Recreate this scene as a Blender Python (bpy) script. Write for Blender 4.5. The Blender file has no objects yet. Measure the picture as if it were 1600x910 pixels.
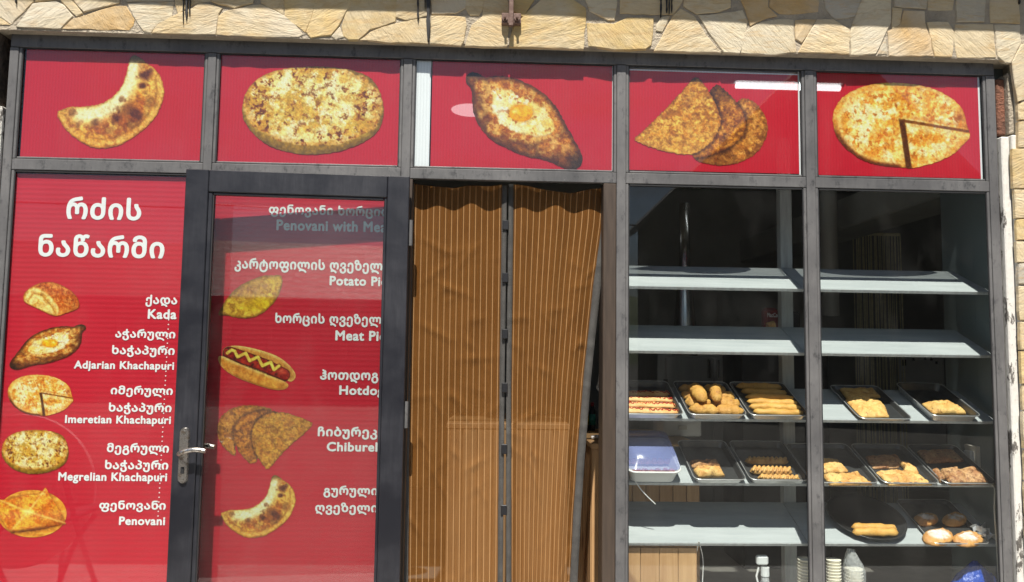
import bpy, bmesh, math, random
import numpy as np
from mathutils import Matrix, Vector
random.seed(7)
SC = bpy.context.scene
COL = SC.collection
# ------------------------------------------------------------------ camera, sky, sun, exposure
PITCH, YAW, ROLL = math.radians(4.3945), math.radians(2.3071), math.radians(0.79265)
FPX, CX, CY = 1155.0, 800.0, 455.0
CAM = np.array([0.0, -2.9, 1.33])
FWD = np.array([math.sin(YAW)*math.cos(PITCH), math.cos(YAW)*math.cos(PITCH), math.sin(PITCH)])
_r = np.array([math.cos(YAW), -math.sin(YAW), 0.0]); _u = np.cross(_r, FWD)
RIGHT = math.cos(ROLL)*_r + math.sin(ROLL)*_u
UP = -math.sin(ROLL)*_r + math.cos(ROLL)*_u
cd = bpy.data.cameras.new('camera'); cam = bpy.data.objects.new('camera', cd); COL.objects.link(cam)
cd.sensor_width = 36; cd.lens = FPX/1600*36; cd.clip_start = .05; cd.clip_end = 500
M = Matrix.Identity(4)
for i in range(3):
    M[i][0], M[i][1], M[i][2], M[i][3] = RIGHT[i], UP[i], -FWD[i], CAM[i]
cam.matrix_world = M; SC.camera = cam

SUN_EL, SUN_AZ = math.radians(60.8), math.radians(-6.5)     # azimuth: minus is to the left of straight in front
w = bpy.data.worlds.new('World'); SC.world = w; w.use_nodes = True
nt = w.node_tree; N = nt.nodes; L = nt.links; N.clear()
wo = N.new('ShaderNodeOutputWorld'); bg = N.new('ShaderNodeBackground'); sky = N.new('ShaderNodeTexSky')
sky.sky_type = 'NISHITA'; sky.sun_disc = False; sky.sun_elevation = SUN_EL; sky.sun_rotation = math.pi - SUN_AZ
tc = N.new('ShaderNodeTexCoord'); mp = N.new('ShaderNodeMapping'); nz = N.new('ShaderNodeTexNoise'); rp = N.new('ShaderNodeValToRGB'); mx = N.new('ShaderNodeMix')
mp.inputs['Scale'].default_value = (1, 1, 2.6); nz.inputs['Scale'].default_value = 3.2; nz.inputs['Detail'].default_value = 9; nz.inputs['Roughness'].default_value = .58
rp.color_ramp.elements[0].position = .52; rp.color_ramp.elements[1].position = .66
mx.data_type = 'RGBA'; mx.inputs[7].default_value = (4.0, 4.1, 4.3, 1)
L.new(tc.outputs['Generated'], mp.inputs[0]); L.new(mp.outputs[0], nz.inputs['Vector']); L.new(nz.outputs[0], rp.inputs[0])
L.new(rp.outputs[0], mx.inputs[0]); L.new(sky.outputs[0], mx.inputs[6]); L.new(mx.outputs[2], bg.inputs[0]); L.new(bg.outputs[0], wo.inputs[0])
bg.inputs[1].default_value = .052
sd = bpy.data.lights.new('sun', 'SUN'); sd.energy = 5.0; sd.angle = math.radians(.5); sd.color = (1, .955, .88)
sun = bpy.data.objects.new('sun', sd); COL.objects.link(sun)
sv = Vector((math.sin(SUN_AZ)*math.cos(SUN_EL), -math.cos(SUN_AZ)*math.cos(SUN_EL), math.sin(SUN_EL)))
sun.rotation_euler = sv.to_track_quat('Z', 'Y').to_euler(); sun.location = sv*30
SC.view_settings.view_transform = 'Standard'; SC.view_settings.look = 'None'; SC.view_settings.exposure = .78; SC.view_settings.gamma = 1
SC.render.engine = 'CYCLES'
cy = SC.cycles; cy.use_denoising = True; cy.max_bounces = 10; cy.transparent_max_bounces = 32; cy.diffuse_bounces = 5; cy.glossy_bounces = 5; cy.sample_clamp_indirect = 6

# ------------------------------------------------------------------ measuring: a point of the photograph on the plane y = Y
def ray(px, py):
    return (px-CX)/FPX*RIGHT - (py-CY)/FPX*UP + FWD
def at(px, py, Y=0.0):
    d = ray(px, py); t = (Y-CAM[1])/d[1]
    return CAM + t*d
def at_arr(px, py, Y=0.0):
    d = ((px-CX)/FPX)[..., None]*RIGHT - ((py-CY)/FPX)[..., None]*UP + FWD
    t = (Y-CAM[1])/d[..., 1]
    return CAM + t[..., None]*d

# ------------------------------------------------------------------ materials
MATS = {}
def lin(c):
    c = np.asarray(c, float)/255.0
    return np.where(c <= .04045, c/12.92, ((c+.055)/1.055)**2.4)
class NB:                                            # small node builder
    def __init__(s, name):
        s.m = bpy.data.materials.new(name); s.m.use_nodes = True; s.t = s.m.node_tree; s.n = s.t.nodes; s.l = s.t.links
        s.b = s.n['Principled BSDF']; s.out = s.n['Material Output']; s._co = None
        MATS[name] = s.m
    def co(s):
        if not s._co: s._co = s.n.new('ShaderNodeTexCoord')
        return s._co.outputs['Object']
    def mapped(s, sc, src=None, rot=(0, 0, 0)):
        m = s.n.new('ShaderNodeMapping'); m.inputs['Scale'].default_value = sc; m.inputs['Rotation'].default_value = rot
        s.l.new(src or s.co(), m.inputs[0]); return m.outputs[0]
    def noise(s, scale, detail=5, rough=.6, vec=None, dist=0):
        n = s.n.new('ShaderNodeTexNoise'); n.inputs['Scale'].default_value = scale; n.inputs['Detail'].default_value = detail
        n.inputs['Roughness'].default_value = rough; n.inputs['Distortion'].default_value = dist
        s.l.new(vec or s.co(), n.inputs['Vector']); return n.outputs[0]
    def ramp(s, src, stops, interp='LINEAR'):
        r = s.n.new('ShaderNodeValToRGB'); e = r.color_ramp.elements; r.color_ramp.interpolation = interp
        while len(e) < len(stops): e.new(.5)
        for k, (p, c) in zip(e, stops):
            k.position = p; k.color = (c, c, c, 1) if np.isscalar(c) else tuple(c)+(1,)
        s.l.new(src, r.inputs[0]); return r.outputs[0]
    def mix(s, fac, a, b, mode='MIX'):
        m = s.n.new('ShaderNodeMix'); m.data_type = 'RGBA'; m.blend_type = mode
        for k, v in ((0, fac), (6, a), (7, b)):
            if isinstance(v, (int, float)): m.inputs[k].default_value = v if k == 0 else (v, v, v, 1)
            elif isinstance(v, (tuple, list, np.ndarray)): m.inputs[k].default_value = tuple(v)[:3]+(1,)
            else: s.l.new(v, m.inputs[k])
        return m.outputs[2]
    def math(s, op, a, b=0.0, c=0.0):
        m = s.n.new('ShaderNodeMath'); m.operation = op
        for k, v in enumerate((a, b, c)):
            if isinstance(v, (int, float)): m.inputs[k].default_value = v
            else: s.l.new(v, m.inputs[k])
        return m.outputs[0]
    def col(s, v):
        if isinstance(v, (tuple, list, np.ndarray)): s.b.inputs['Base Color'].default_value = tuple(v)[:3]+(1,)
        else: s.l.new(v, s.b.inputs['Base Color'])
    def rough(s, v):
        if isinstance(v, (int, float)): s.b.inputs['Roughness'].default_value = v
        else: s.l.new(v, s.b.inputs['Roughness'])
    def bump(s, src, dist, strength=1.0, prev=None):
        b = s.n.new('ShaderNodeBump'); b.inputs['Distance'].default_value = dist; b.inputs['Strength'].default_value = strength
        s.l.new(src, b.inputs['Height'])
        if prev: s.l.new(prev, b.inputs['Normal'])
        s.l.new(b.outputs[0], s.b.inputs['Normal']); return b.outputs[0]
    def set(s, **k):
        for a, v in k.items(): s.b.inputs[a.replace('_', ' ')].default_value = v
    def veil(s, amount):                             # lets part of the light straight through (open weave, perforated film)
        t = s.n.new('ShaderNodeBsdfTransparent'); m = s.n.new('ShaderNodeMixShader')
        if isinstance(amount, (int, float)): m.inputs[0].default_value = amount
        else: s.l.new(amount, m.inputs[0])
        s.l.new(s.b.outputs[0], m.inputs[1]); s.l.new(t.outputs[0], m.inputs[2]); s.l.new(m.outputs[0], s.out.inputs[0])
def simple(name, c, rough=.6, metal=0, var=.25, scale=6, bump=0, bscale=60, c2=None, stretch=(1, 1, 1)):
    b = NB(name); v = b.mapped(stretch)
    n = b.noise(scale, 6, .65, v)
    c = np.array(c); c2 = np.array(c2) if c2 is not None else c*(1-var)
    b.col(b.mix(b.ramp(n, [(.32, 0), (.68, 1)]), tuple(c), tuple(c2))); b.rough(b.ramp(n, [(.3, max(0, rough-.08)), (.7, min(1, rough+.08))])); b.set(Metallic=metal)
    if bump: b.bump(b.noise(bscale, 4, .6, v), bump)
    return b.m

# ------------------------------------------------------------------ mesh helpers
def link(name, me, mat=None, parent=None):
    o = bpy.data.objects.new(name, me); COL.objects.link(o)
    if mat is not None and not me.materials: me.materials.append(MATS[mat])
    if parent is not None:
        o.parent = parent; o.matrix_parent_inverse = parent.matrix_world.inverted()
    return o
class MB:
    def __init__(s): s.v = []; s.f = []
    def add(s, v, f):
        k = len(s.v); s.v += [tuple(map(float, q)) for q in v]; s.f += [tuple(i+k for i in q) for q in f]; return s
    def box(s, x0, x1, y0, y1, z0, z1, bev=0):
        if bev:
            bm = bmesh.new(); bmesh.ops.create_cube(bm, size=1)
            for q in bm.verts: q.co = (x0+(q.co.x+.5)*(x1-x0), y0+(q.co.y+.5)*(y1-y0), z0+(q.co.z+.5)*(z1-z0))
            bmesh.ops.bevel(bm, geom=bm.edges[:]+bm.verts[:], offset=bev, segments=1, affect='EDGES', profile=.5)
            bm.verts.index_update()
            s.add([q.co for q in bm.verts], [[q.index for q in f.verts] for f in bm.faces]); bm.free(); return s
        v = [(x, y, z) for z in (z0, z1) for y in (y0, y1) for x in (x0, x1)]
        return s.add(v, [(0, 2, 3, 1), (4, 5, 7, 6), (0, 1, 5, 4), (2, 6, 7, 3), (0, 4, 6, 2), (1, 3, 7, 5)])
    def tube(s, pts, r, seg=8, cap=True):
        P = [np.array(q, float) for q in pts]; n = len(P); rr = r if hasattr(r, '__len__') else [r]*n
        V = []; up = np.array([.03, .1, 1.0])
        for i in range(n):
            t = P[min(i+1, n-1)]-P[max(i-1, 0)]; t = t/(np.linalg.norm(t)+1e-12)
            u = up if abs(t @ up) < .93*np.linalg.norm(up) else np.array([1.0, .1, 0]); a = np.cross(t, u); a /= np.linalg.norm(a); b = np.cross(t, a)
            for k in range(seg):
                q = 2*math.pi*k/seg; V.append(P[i]+rr[i]*(math.cos(q)*a+math.sin(q)*b))
        F = [(i*seg+k, i*seg+(k+1) % seg, (i+1)*seg+(k+1) % seg, (i+1)*seg+k) for i in range(n-1) for k in range(seg)]
        if cap: F += [tuple(range(seg))[::-1], tuple((n-1)*seg+k for k in range(seg))]
        return s.add(V, F)
    def lathe(s, prof, c, seg=20, close=False):
        V = []; n = len(prof)
        for (r, z) in prof:
            for k in range(seg):
                a = 2*math.pi*k/seg; V.append((c[0]+r*math.cos(a), c[1]+r*math.sin(a), c[2]+z))
        F = [(i*seg+k, i*seg+(k+1) % seg, (i+1)*seg+(k+1) % seg, (i+1)*seg+k) for i in range(n-1) for k in range(seg)]
        F += [tuple(range(seg))[::-1], tuple((n-1)*seg+k for k in range(seg))]
        return s.add(V, F)
    def grid(s, P, wrap=False):                       # P: rows x cols x 3
        r, c = P.shape[:2]
        F = [(i*c+j, i*c+(j+1) % c, (i+1)*c+(j+1) % c, (i+1)*c+j) for i in range(r-1) for j in range(c if wrap else c-1)]
        return s.add(P.reshape(-1, 3), F)
    def mesh(s, name='m', smooth=False):
        me = bpy.data.meshes.new(name); me.from_pydata(s.v, [], s.f); me.validate()
        bm = bmesh.new(); bm.from_mesh(me); bmesh.ops.recalc_face_normals(bm, faces=bm.faces[:]); bm.to_mesh(me); bm.free()
        if smooth: me.shade_smooth()
        return me
    def build(s, name, mat, parent=None, smooth=False):
        if parent is None and s.v:                    # a thing of one mesh: its origin goes to its base
            V = np.array(s.v); o = np.array([(V[:, 0].min()+V[:, 0].max())/2, (V[:, 1].min()+V[:, 1].max())/2, V[:, 2].min()])
            s.v = [tuple(q-o) for q in V]; ob = link(name, s.mesh(name, smooth), mat); ob.location = o
            return ob
        return link(name, s.mesh(name, smooth), mat, parent)
def tag(o, label=None, cat=None, group=None, kind=None):
    for k, v in (('label', label), ('category', cat), ('group', group), ('kind', kind)):
        if v: o[k] = v
    return o
def thing(name, label, cat, loc, group=None, rot=None):
    o = bpy.data.objects.new(name, None); COL.objects.link(o); o.location = loc; o.empty_display_size = .05
    M = Matrix.Translation(loc)
    if rot is not None: o.rotation_euler = rot
    bpy.context.view_layer.update()
    return tag(o, label, cat, group)
def struct(mb, name, mat): return tag(mb.build(name, mat), kind='structure')
def chaikin(P, n=2, closed=True):
    P = np.array(P, float)
    for _ in range(n):
        Q = np.roll(P, -1, 0) if closed else P[1:]
        A = P if closed else P[:-1]
        R = np.empty((2*len(A), P.shape[1])); R[0::2] = .75*A+.25*Q; R[1::2] = .25*A+.75*Q
        P = R if closed else np.vstack([P[:1], R, P[-1:]])
    return P

# numpy value noise
def vnoise(x, y, seed=0):
    xi = np.floor(x).astype(np.int64); yi = np.floor(y).astype(np.int64); fx = x-xi; fy = y-yi
    fx = fx*fx*(3-2*fx); fy = fy*fy*(3-2*fy)
    def h(a, b):
        n = (a*374761393 + b*668265263 + seed*1274126177) & 0x7fffffff
        n = ((n ^ (n >> 13))*1274126177) & 0x7fffffff
        return ((n ^ (n >> 16)) & 0xffff)/65535.0
    return (h(xi, yi)*(1-fx)+h(xi+1, yi)*fx)*(1-fy)+(h(xi, yi+1)*(1-fx)+h(xi+1, yi+1)*fx)*fy
def fbm(x, y, s, seed=0, o=4):
    t = np.zeros_like(x, float); a = .5; k = 0
    for i in range(o):
        ca, sa = math.cos(.9*i+.4), math.sin(.9*i+.4); X, Y = (x*ca-y*sa)/s*2**i, (x*sa+y*ca)/s*2**i
        if i < 2: wx = vnoise(X*1.7+5, Y*1.7, seed+50); wy = vnoise(X*1.7, Y*1.7+9, seed+60); X = X+(wx-.5)*.9; Y = Y+(wy-.5)*.9
        t += a*vnoise(X+17.3*i, Y-9.1*i, seed+i); k += a; a *= .58
    return t/k
def sm(a, b, x):
    t = np.clip((x-a)/(b-a), 0, 1); return t*t*(3-2*t)
def sdf(x, y, P):                                     # > 0 inside
    P = np.asarray(P, float); d = np.full(x.shape, 1e9); ins = np.zeros(x.shape, bool)
    for (ax, ay), (bx, by) in zip(P, np.roll(P, -1, 0)):
        ex, ey = bx-ax, by-ay; t = np.clip(((x-ax)*ex+(y-ay)*ey)/(ex*ex+ey*ey+1e-12), 0, 1)
        d = np.minimum(d, np.hypot(x-ax-t*ex, y-ay-t*ey))
        c = (ay > y) != (by > y); ins ^= c & (x < (bx-ax)*(y-ay)/(by-ay+1e-12)+ax)
    return np.where(ins, d, -d)
def sdl(x, y, P):                                     # distance to an open polyline
    P = np.asarray(P, float); d = np.full(x.shape, 1e9)
    for (ax, ay), (bx, by) in zip(P[:-1], P[1:]):
        ex, ey = bx-ax, by-ay; t = np.clip(((x-ax)*ex+(y-ay)*ey)/(ex*ex+ey*ey+1e-12), 0, 1)
        d = np.minimum(d, np.hypot(x-ax-t*ex, y-ay-t*ey))
    return d
def lay(c, f, col):
    f = np.clip(f, 0, 1)[..., None]; return c*(1-f)+np.array(col, float)*f
# ------------------------------------------------------------------ the materials of the place
b = NB('sandstone')                                   # one tint per stone from the object's own colour
oi = b.n.new('ShaderNodeObjectInfo'); v = b.co()
n1 = b.noise(5, 6, .6, v); n2 = b.noise(60, 6, .7, b.mapped((1, 1, 2.2), rot=(0, .4, 0))); n3 = b.noise(14, 4, .5, b.mapped((.6, 1, 3), rot=(0, .5, 0)), 1.5)
c = b.mix(b.ramp(n1, [(.4, 0), (.62, .6)]), oi.outputs['Color'], (.60, .52, .37))
c = b.mix(b.ramp(n3, [(.50, 0), (.68, .55)]), c, (.52, .34, .15))
c = b.mix(b.ramp(n2, [(.3, .25), (.5, 0)]), c, (.33, .27, .2)); b.col(c); b.rough(.9)
rv = b.n.new('ShaderNodeVectorRotate'); rv.rotation_type = 'AXIS_ANGLE'; rv.inputs['Axis'].default_value = (0, 1, 0); b.l.new(v, rv.inputs['Vector']); b.l.new(b.math('MULTIPLY_ADD', oi.outputs['Random'], 2.4, -1.2), rv.inputs['Angle'])
mo = b.n.new('ShaderNodeVectorMath'); mo.operation = 'ADD'; cm = b.n.new('ShaderNodeCombineXYZ'); b.l.new(b.math('MULTIPLY', oi.outputs['Random'], 37.0), cm.inputs[1]); b.l.new(rv.outputs[0], mo.inputs[0]); b.l.new(cm.outputs[0], mo.inputs[1])
s1 = b.noise(9, 9, .72, b.mapped((1, 1, 3.2), mo.outputs[0]), .5); s2 = b.noise(30, 5, .7, b.mapped((.5, 1, 4.5), mo.outputs[0]), .4)
p = b.bump(s1, .011, .9); p = b.bump(s2, .0035, .9, p); b.bump(n2, .002, .7, p)
c2 = b.mix(b.ramp(s1, [(.52, 0), (.75, .5)]), c, (.36, .25, .13)); c2 = b.mix(b.ramp(s2, [(.62, 0), (.78, .4)]), c2, (.28, .22, .15)); c2 = b.mix(b.ramp(b.noise(3, 3, .5, mo.outputs[0]), [(.52, 0), (.66, .55)]), c2, (.60, .55, .45)); b.col(c2)
simple('mortar', (.47, .40, .30), .95, c2=(.32, .275, .21), scale=12, bump=.012, bscale=90)
simple('rubble', (.16, .12, .09), .95, c2=(.045, .038, .034), scale=30, bump=.03, bscale=70)
simple('rust_brick', (.26, .10, .055), .95, c2=(.12, .06, .04), scale=25, bump=.015, bscale=80)
b = NB('worn_metal')                                  # brushed, scuffed dark frame paint
v = b.co(); s1 = b.noise(11, 6, .7, b.mapped((6, 6, .8))); s2 = b.noise(2.2, 6, .65, v); s3 = b.noise(22, 7, .78, b.mapped((1, 1, .6)))
f = b.math('MULTIPLY', b.ramp(s1, [(.25, .68), (.7, 1)]), b.ramp(s2, [(.28, .25), (.62, 1)]))
c = b.mix(f, (.026, .026, .029), (.160, .155, .152)); c = b.mix(b.ramp(s3, [(.54, 0), (.68, .9)]), c, (.022, .022, .024)); c = b.mix(b.ramp(b.noise(55, 4, .7, v), [(.68, 0), (.74, .5)]), c, (.36, .35, .33))
b.col(c); b.rough(.5); b.bump(s3, .0012, .6)
b = NB('door_metal')
v = b.co(); s1 = b.noise(7, 7, .75, b.mapped((9, 9, .8))); s2 = b.noise(2.6, 5, .6, v)
f = b.math('MULTIPLY', b.ramp(s1, [(.40, .25), (.80, .75)]), b.ramp(s2, [(.44, 0), (.68, 1)]))
b.col(b.mix(f, (.009, .0095, .014), (.072, .072, .082))); b.rough(b.ramp(s2, [(.3, .32), (.7, .5)])); b.bump(b.noise(60, 3, .5, v), .0006, .5)
simple('dark_rubber', (.018, .018, .019), .6)
simple('black_wood', (.042, .030, .022), .5, c2=(.065, .044, .030), stretch=(8, 8, .7), scale=8)
b = NB('peeling_paint')
v = b.co(); n = b.noise(16, 7, .7, b.mapped((1, 1, .35))); n2 = b.noise(70, 5, .6, v)
c = b.mix(b.ramp(n, [(.56, 0), (.59, 1)], 'LINEAR'), (.64, .62, .57), (.10, .09, .08)); c = b.mix(b.ramp(n2, [(.5, 0), (.75, .35)]), c, (.42, .39, .35)); b.col(c); b.rough(.8); b.bump(n, .01, .8)
def vinyl(name, c, veil=0.0, ribs='X', dens=520):
    b = NB(name); v = b.co(); wv = b.n.new('ShaderNodeTexWave'); wv.wave_type = 'BANDS'; wv.bands_direction = ribs; wv.inputs['Scale'].default_value = dens/6.2832/3.2; wv.inputs['Distortion'].default_value = .6; wv.inputs['Detail'].default_value = 1
    b.l.new(v, wv.inputs[0]); n = b.noise(2.2, 5, .55, v); n2 = b.noise(140, 2, .5, v)
    cc = b.mix(b.ramp(n, [(.3, 0), (.7, .22)]), tuple(c), tuple(np.array(c)*1.35+.012)); cc = b.mix(b.math('MULTIPLY', wv.outputs[1], .20), cc, tuple(np.array(c)*.55))
    b.col(cc); b.rough(.38); b.bump(wv.outputs[1], .0006, .5)
    if veil: b.veil(veil)
    return b.m
RED = (.50, .010, .026)
vinyl('red_film', (.68, .013, .035), .27, 'X'); vinyl('red_sheet', RED, 0, 'Z', 330); vinyl('white_sheet', (.78, .79, .81), 0, 'X')
def printed(name, k, veil=0.0):
    b = NB(name); a = b.n.new('ShaderNodeVertexColor'); a.layer_name = 'Col'
    b.col(b.mix(1.0, a.outputs[0], (k, k*.97, k*.90), 'MULTIPLY')); b.rough(.4); return b.m
printed('print_ink', .74); simple('white_ink', (.80, .80, .80), .45, var=.05)
b = NB('clear_glass')                                 # thin pane: straight through plus a Schlick mirror, a little dust
tr = b.n.new('ShaderNodeBsdfTransparent'); tr.inputs[0].default_value = (.955, .972, .965, 1); gl = b.n.new('ShaderNodeBsdfGlossy'); gl.inputs['Roughness'].default_value = 0.0
lw = b.n.new('ShaderNodeLayerWeight'); lw.inputs[0].default_value = .5
sch = b.math('MULTIPLY_ADD', b.math('POWER', lw.outputs['Facing'], 5.0), .95, .044)
m1 = b.n.new('ShaderNodeMixShader'); b.l.new(sch, m1.inputs[0]); b.l.new(tr.outputs[0], m1.inputs[1]); b.l.new(gl.outputs[0], m1.inputs[2])
df = b.n.new('ShaderNodeBsdfDiffuse'); df.inputs[0].default_value = (.6, .58, .55, 1); m2 = b.n.new('ShaderNodeMixShader')
dn = b.noise(5, 7, .7, b.mapped((1, 1, .5))); dn2 = b.noise(220, 2, .5, b.co())
dust = b.math('ADD', b.ramp(dn, [(.5, .0015), (.85, .018)]), b.ramp(dn2, [(.76, 0), (.80, .22)]))
b.l.new(dust, m2.inputs[0]); b.l.new(m1.outputs[0], m2.inputs[1]); b.l.new(df.outputs[0], m2.inputs[2]); b.l.new(m2.outputs[0], b.out.inputs[0])
b = NB('curtain_mesh')                                # brown fly mesh, pale stripes along its length (u from the mesh)
uv = b.n.new('ShaderNodeUVMap'); uv.uv_map = 'UVMap'; sx = b.n.new('ShaderNodeSeparateXYZ'); b.l.new(uv.outputs[0], sx.inputs[0])
fr = b.math('FRACT', b.math('MULTIPLY', sx.outputs[0], 15.0)); st = b.math('LESS_THAN', b.math('ABSOLUTE', b.math('SUBTRACT', fr, .5)), .062)
n = b.noise(6, 6, .65); wv = b.n.new('ShaderNodeTexWave'); wv.bands_direction = 'Z'; wv.inputs['Scale'].default_value = 110; b.l.new(b.co(), wv.inputs[0])
base = b.mix(b.ramp(n, [(.3, 0), (.7, 1)]), (.215, .088, .020), (.165, .065, .014)); base = b.mix(b.math('MULTIPLY', wv.outputs[1], .25), base, (.12, .052, .014))
b.col(b.mix(st, base, (.37, .215, .098))); b.rough(.9); b.set(Specular_IOR_Level=.08); b.bump(b.noise(30, 4, .6), .003, .5); b.veil(b.mix(st, .38, .2))
simple('grey_binding', (.070, .066, .060), .85, var=.3, scale=30, bump=.002, bscale=200)
b = NB('painted_shelf'); n = b.noise(5, 6, .65, b.mapped((.4, 3, 3))); n2 = b.noise(70, 4, .6)
c = b.mix(b.ramp(n, [(.35, 0), (.7, 1)]), (.40, .425, .43), (.30, .325, .33)); c = b.mix(b.ramp(n2, [(.66, 0), (.72, .5)]), c, (.22, .21, .19)); b.col(c); b.rough(.8); b.set(Specular_IOR_Level=.15)
b = NB('pine'); n = b.noise(3.2, 6, .6, b.mapped((9, 9, .7)), 1.2); n2 = b.noise(5, 2, .4, b.mapped((1.6, 1, .8)))
oi = b.n.new('ShaderNodeObjectInfo')
c = b.mix(b.ramp(n, [(.35, 0), (.66, 1)]), (.50, .305, .145), (.36, .19, .078)); c = b.mix(b.ramp(n2, [(.70, 0), (.74, .8)]), c, (.16, .06, .022)); c = b.mix(b.math('MULTIPLY', oi.outputs['Random'], .35), c, (.56, .36, .18))
b.col(c); b.rough(.5)
b = NB('tray_steel'); n = b.noise(9, 6, .6, b.mapped((1, 6, 1))); b.col(b.mix(b.ramp(n, [(.3, 0), (.7, 1)]), (.70, .70, .69), (.48, .47, .46))); b.set(Metallic=.72); b.rough(b.ramp(n, [(.3, .26), (.7, .42)]))
b = NB('tray_inner'); n = b.noise(7, 6, .65); b.col(b.mix(b.ramp(n, [(.3, 0), (.7, 1)]), (.16, .165, .17), (.075, .075, .075))); b.set(Metallic=.8); b.rough(b.ramp(n, [(.3, .28), (.7, .5)]))
b = NB('pan_black'); b.col((.02, .02, .021)); b.rough(.35)
def pastry_mat(name, c1, c2, c3, s=22, lo=.44, hi=.62, blo=.60, bhi=.74, bump=.004, rough=.55, sugar=0):
    b = NB(name); v = b.co(); oi = b.n.new('ShaderNodeObjectInfo'); va = b.n.new('ShaderNodeVectorMath'); va.operation = 'ADD'
    cm = b.n.new('ShaderNodeCombineXYZ'); b.l.new(b.math('MULTIPLY', oi.outputs['Random'], 9.0), cm.inputs[0]); b.l.new(v, va.inputs[0]); b.l.new(cm.outputs[0], va.inputs[1]); v = va.outputs[0]
    n1 = b.noise(s, 5, .6, v, .5); n2 = b.noise(s*2.6, 5, .65, v, .8); n3 = b.noise(s*9, 3, .6, v)
    c = b.mix(b.ramp(n1, [(lo, 0), (hi, 1)]), c1, c2); c = b.mix(b.ramp(n2, [(blo, 0), (bhi, 1)]), c, c3)
    if sugar:
        g = b.n.new('ShaderNodeTexCoord').outputs['Generated']; sp = b.n.new('ShaderNodeVectorMath'); sp.operation = 'DISTANCE'; sp.inputs[1].default_value = (.5, .52, 1.0); mpg = b.mapped((1, 1, .55), g); 
        mm = b.n.new('ShaderNodeVectorMath'); mm.operation = 'MULTIPLY'; mm.inputs[1].default_value = (1, 1, .0); b.l.new(g, mm.inputs[0])
        sp.inputs[1].default_value = (.5, .50, 0); b.l.new(mm.outputs[0], sp.inputs[0]); dd = b.math('ADD', sp.outputs['Value'], b.math('MULTIPLY', n1, .18))
        sz = b.n.new('ShaderNodeSeparateXYZ'); b.l.new(g, sz.inputs[0])
        f = b.math('MULTIPLY', b.ramp(dd, [(.33, 1), (.43, 0)]), b.ramp(sz.outputs[2], [(.5, 0), (.7, 1)]))
        c = b.mix(b.math('MULTIPLY', f, b.ramp(n2, [(.35, .95), (.65, .45)])), c, (.74, .73, .71))
    b.col(c); b.rough(rough); p = b.bump(n2, bump, .8); b.bump(n3, bump*.25, .8, p); b.set(Subsurface_Weight=.0); return b.m
pastry_mat('fried_dough', (.65, .36, .085), (.54, .26, .05), (.34, .13, .03), 20, .42, .62, .56, .74, .009)
pastry_mat('stick_dough', (.66, .37, .085), (.57, .29, .055), (.38, .16, .04), 20, .42, .62, .58, .76)
pastry_mat('flat_dough', (.75, .48, .155), (.62, .33, .085), (.27, .10, .03), 26, .42, .60, .55, .68, .006)
pastry_mat('puff_dough', (.75, .48, .165), (.60, .30, .075), (.28, .10, .03), 22, .42, .58, .54, .70, .007)
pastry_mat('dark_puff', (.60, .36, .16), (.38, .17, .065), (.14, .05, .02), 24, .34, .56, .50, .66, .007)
pastry_mat('braid_dough', (.68, .40, .125), (.52, .25, .06), (.18, .055, .02), 20, .42, .62, .60, .72)
pastry_mat('strip_dough', (.76, .46, .18), (.66, .33, .10), (.42, .16, .06), 22, .4, .62, .62, .75)
pastry_mat('sugar_dough', (.58, .30, .085), (.48, .22, .07), (.36, .15, .04), 20, sugar=1)
simple('red_sauce', (.50, .035, .010), .3, var=.4, scale=40)
simple('meat_filling', (.40, .12, .10), .5, c2=(.55, .30, .26), scale=60)
b = NB('frosted_plastic'); b.col((.75, .77, .76)); b.rough(.35); b.set(Transmission_Weight=.0); b.veil(.18)
b = NB('blue_lid'); b.col((.30, .36, .70)); b.rough(.2); b.veil(.70)
b = NB('clear_bag'); b.col((.7, .72, .72)); b.rough(.15); b.bump(b.noise(22, 4, .6), .02, 1); b.veil(.66)
simple('white_plastic', (.72, .72, .70), .4, var=.08); simple('paper_cup', (.78, .74, .62), .7, var=.08)
b = NB('blue_bag'); b.col((.012, .06, .36)); b.rough(.25); b.bump(b.noise(18, 4, .6), .02, 1)
b = NB('chrome'); b.col((.62, .62, .60)); b.set(Metallic=1.0); b.rough(.22)
b = NB('worn_chrome'); n = b.noise(50, 5, .7); b.col(b.mix(b.ramp(n, [(.45, 0), (.6, 1)]), (.60, .57, .53), (.22, .18, .14))); b.set(Metallic=1.0); b.rough(b.ramp(n, [(.4, .2), (.6, .5)]))
simple('rusty_iron', (.20, .125, .10), .75, c2=(.11, .06, .045), scale=40, bump=.002, bscale=120)
simple('tar', (.02, .018, .017), .6)
simple('inner_wall', (.34, .345, .32), .8, c2=(.26, .265, .25), scale=2); simple('slate_wall', (.17, .205, .21), .4, c2=(.13, .16, .165), scale=1.5)
simple('ceiling_paint', (.42, .41, .37), .9, var=.12); simple('floor_tile', (.50, .47, .42), .6, var=.2)
simple('cabinet_steel', (.36, .36, .34), .45, var=.2, scale=3, stretch=(4, 4, .6)); simple('black_plastic', (.015, .015, .017), .4); simple('red_fabric', (.22, .015, .02), .8)
simple('grey_timber', (.46, .48, .48), .75, c2=(.34, .345, .34), stretch=(6, 6, .7), scale=9)
simple('string_cotton', (.80, .74, .50), .9, var=.3, scale=30); simple('beige_plastic', (.55, .52, .45), .5, var=.05)
simple('green_plastic', (.02, .18, .14), .4); simple('yellow_plastic', (.5, .36, .05), .4); simple('navy_plastic', (.01, .02, .06), .5)
b = NB('spray_liquid'); b.col((.05, .30, .62)); b.rough(.1); b.veil(.25)
b = NB('lamp_glow'); e = b.n.new('ShaderNodeEmission'); e.inputs[0].default_value = (.95, .98, 1, 1); e.inputs[1].default_value = 2.4; b.l.new(e.outputs[0], b.out.inputs[0])
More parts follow.
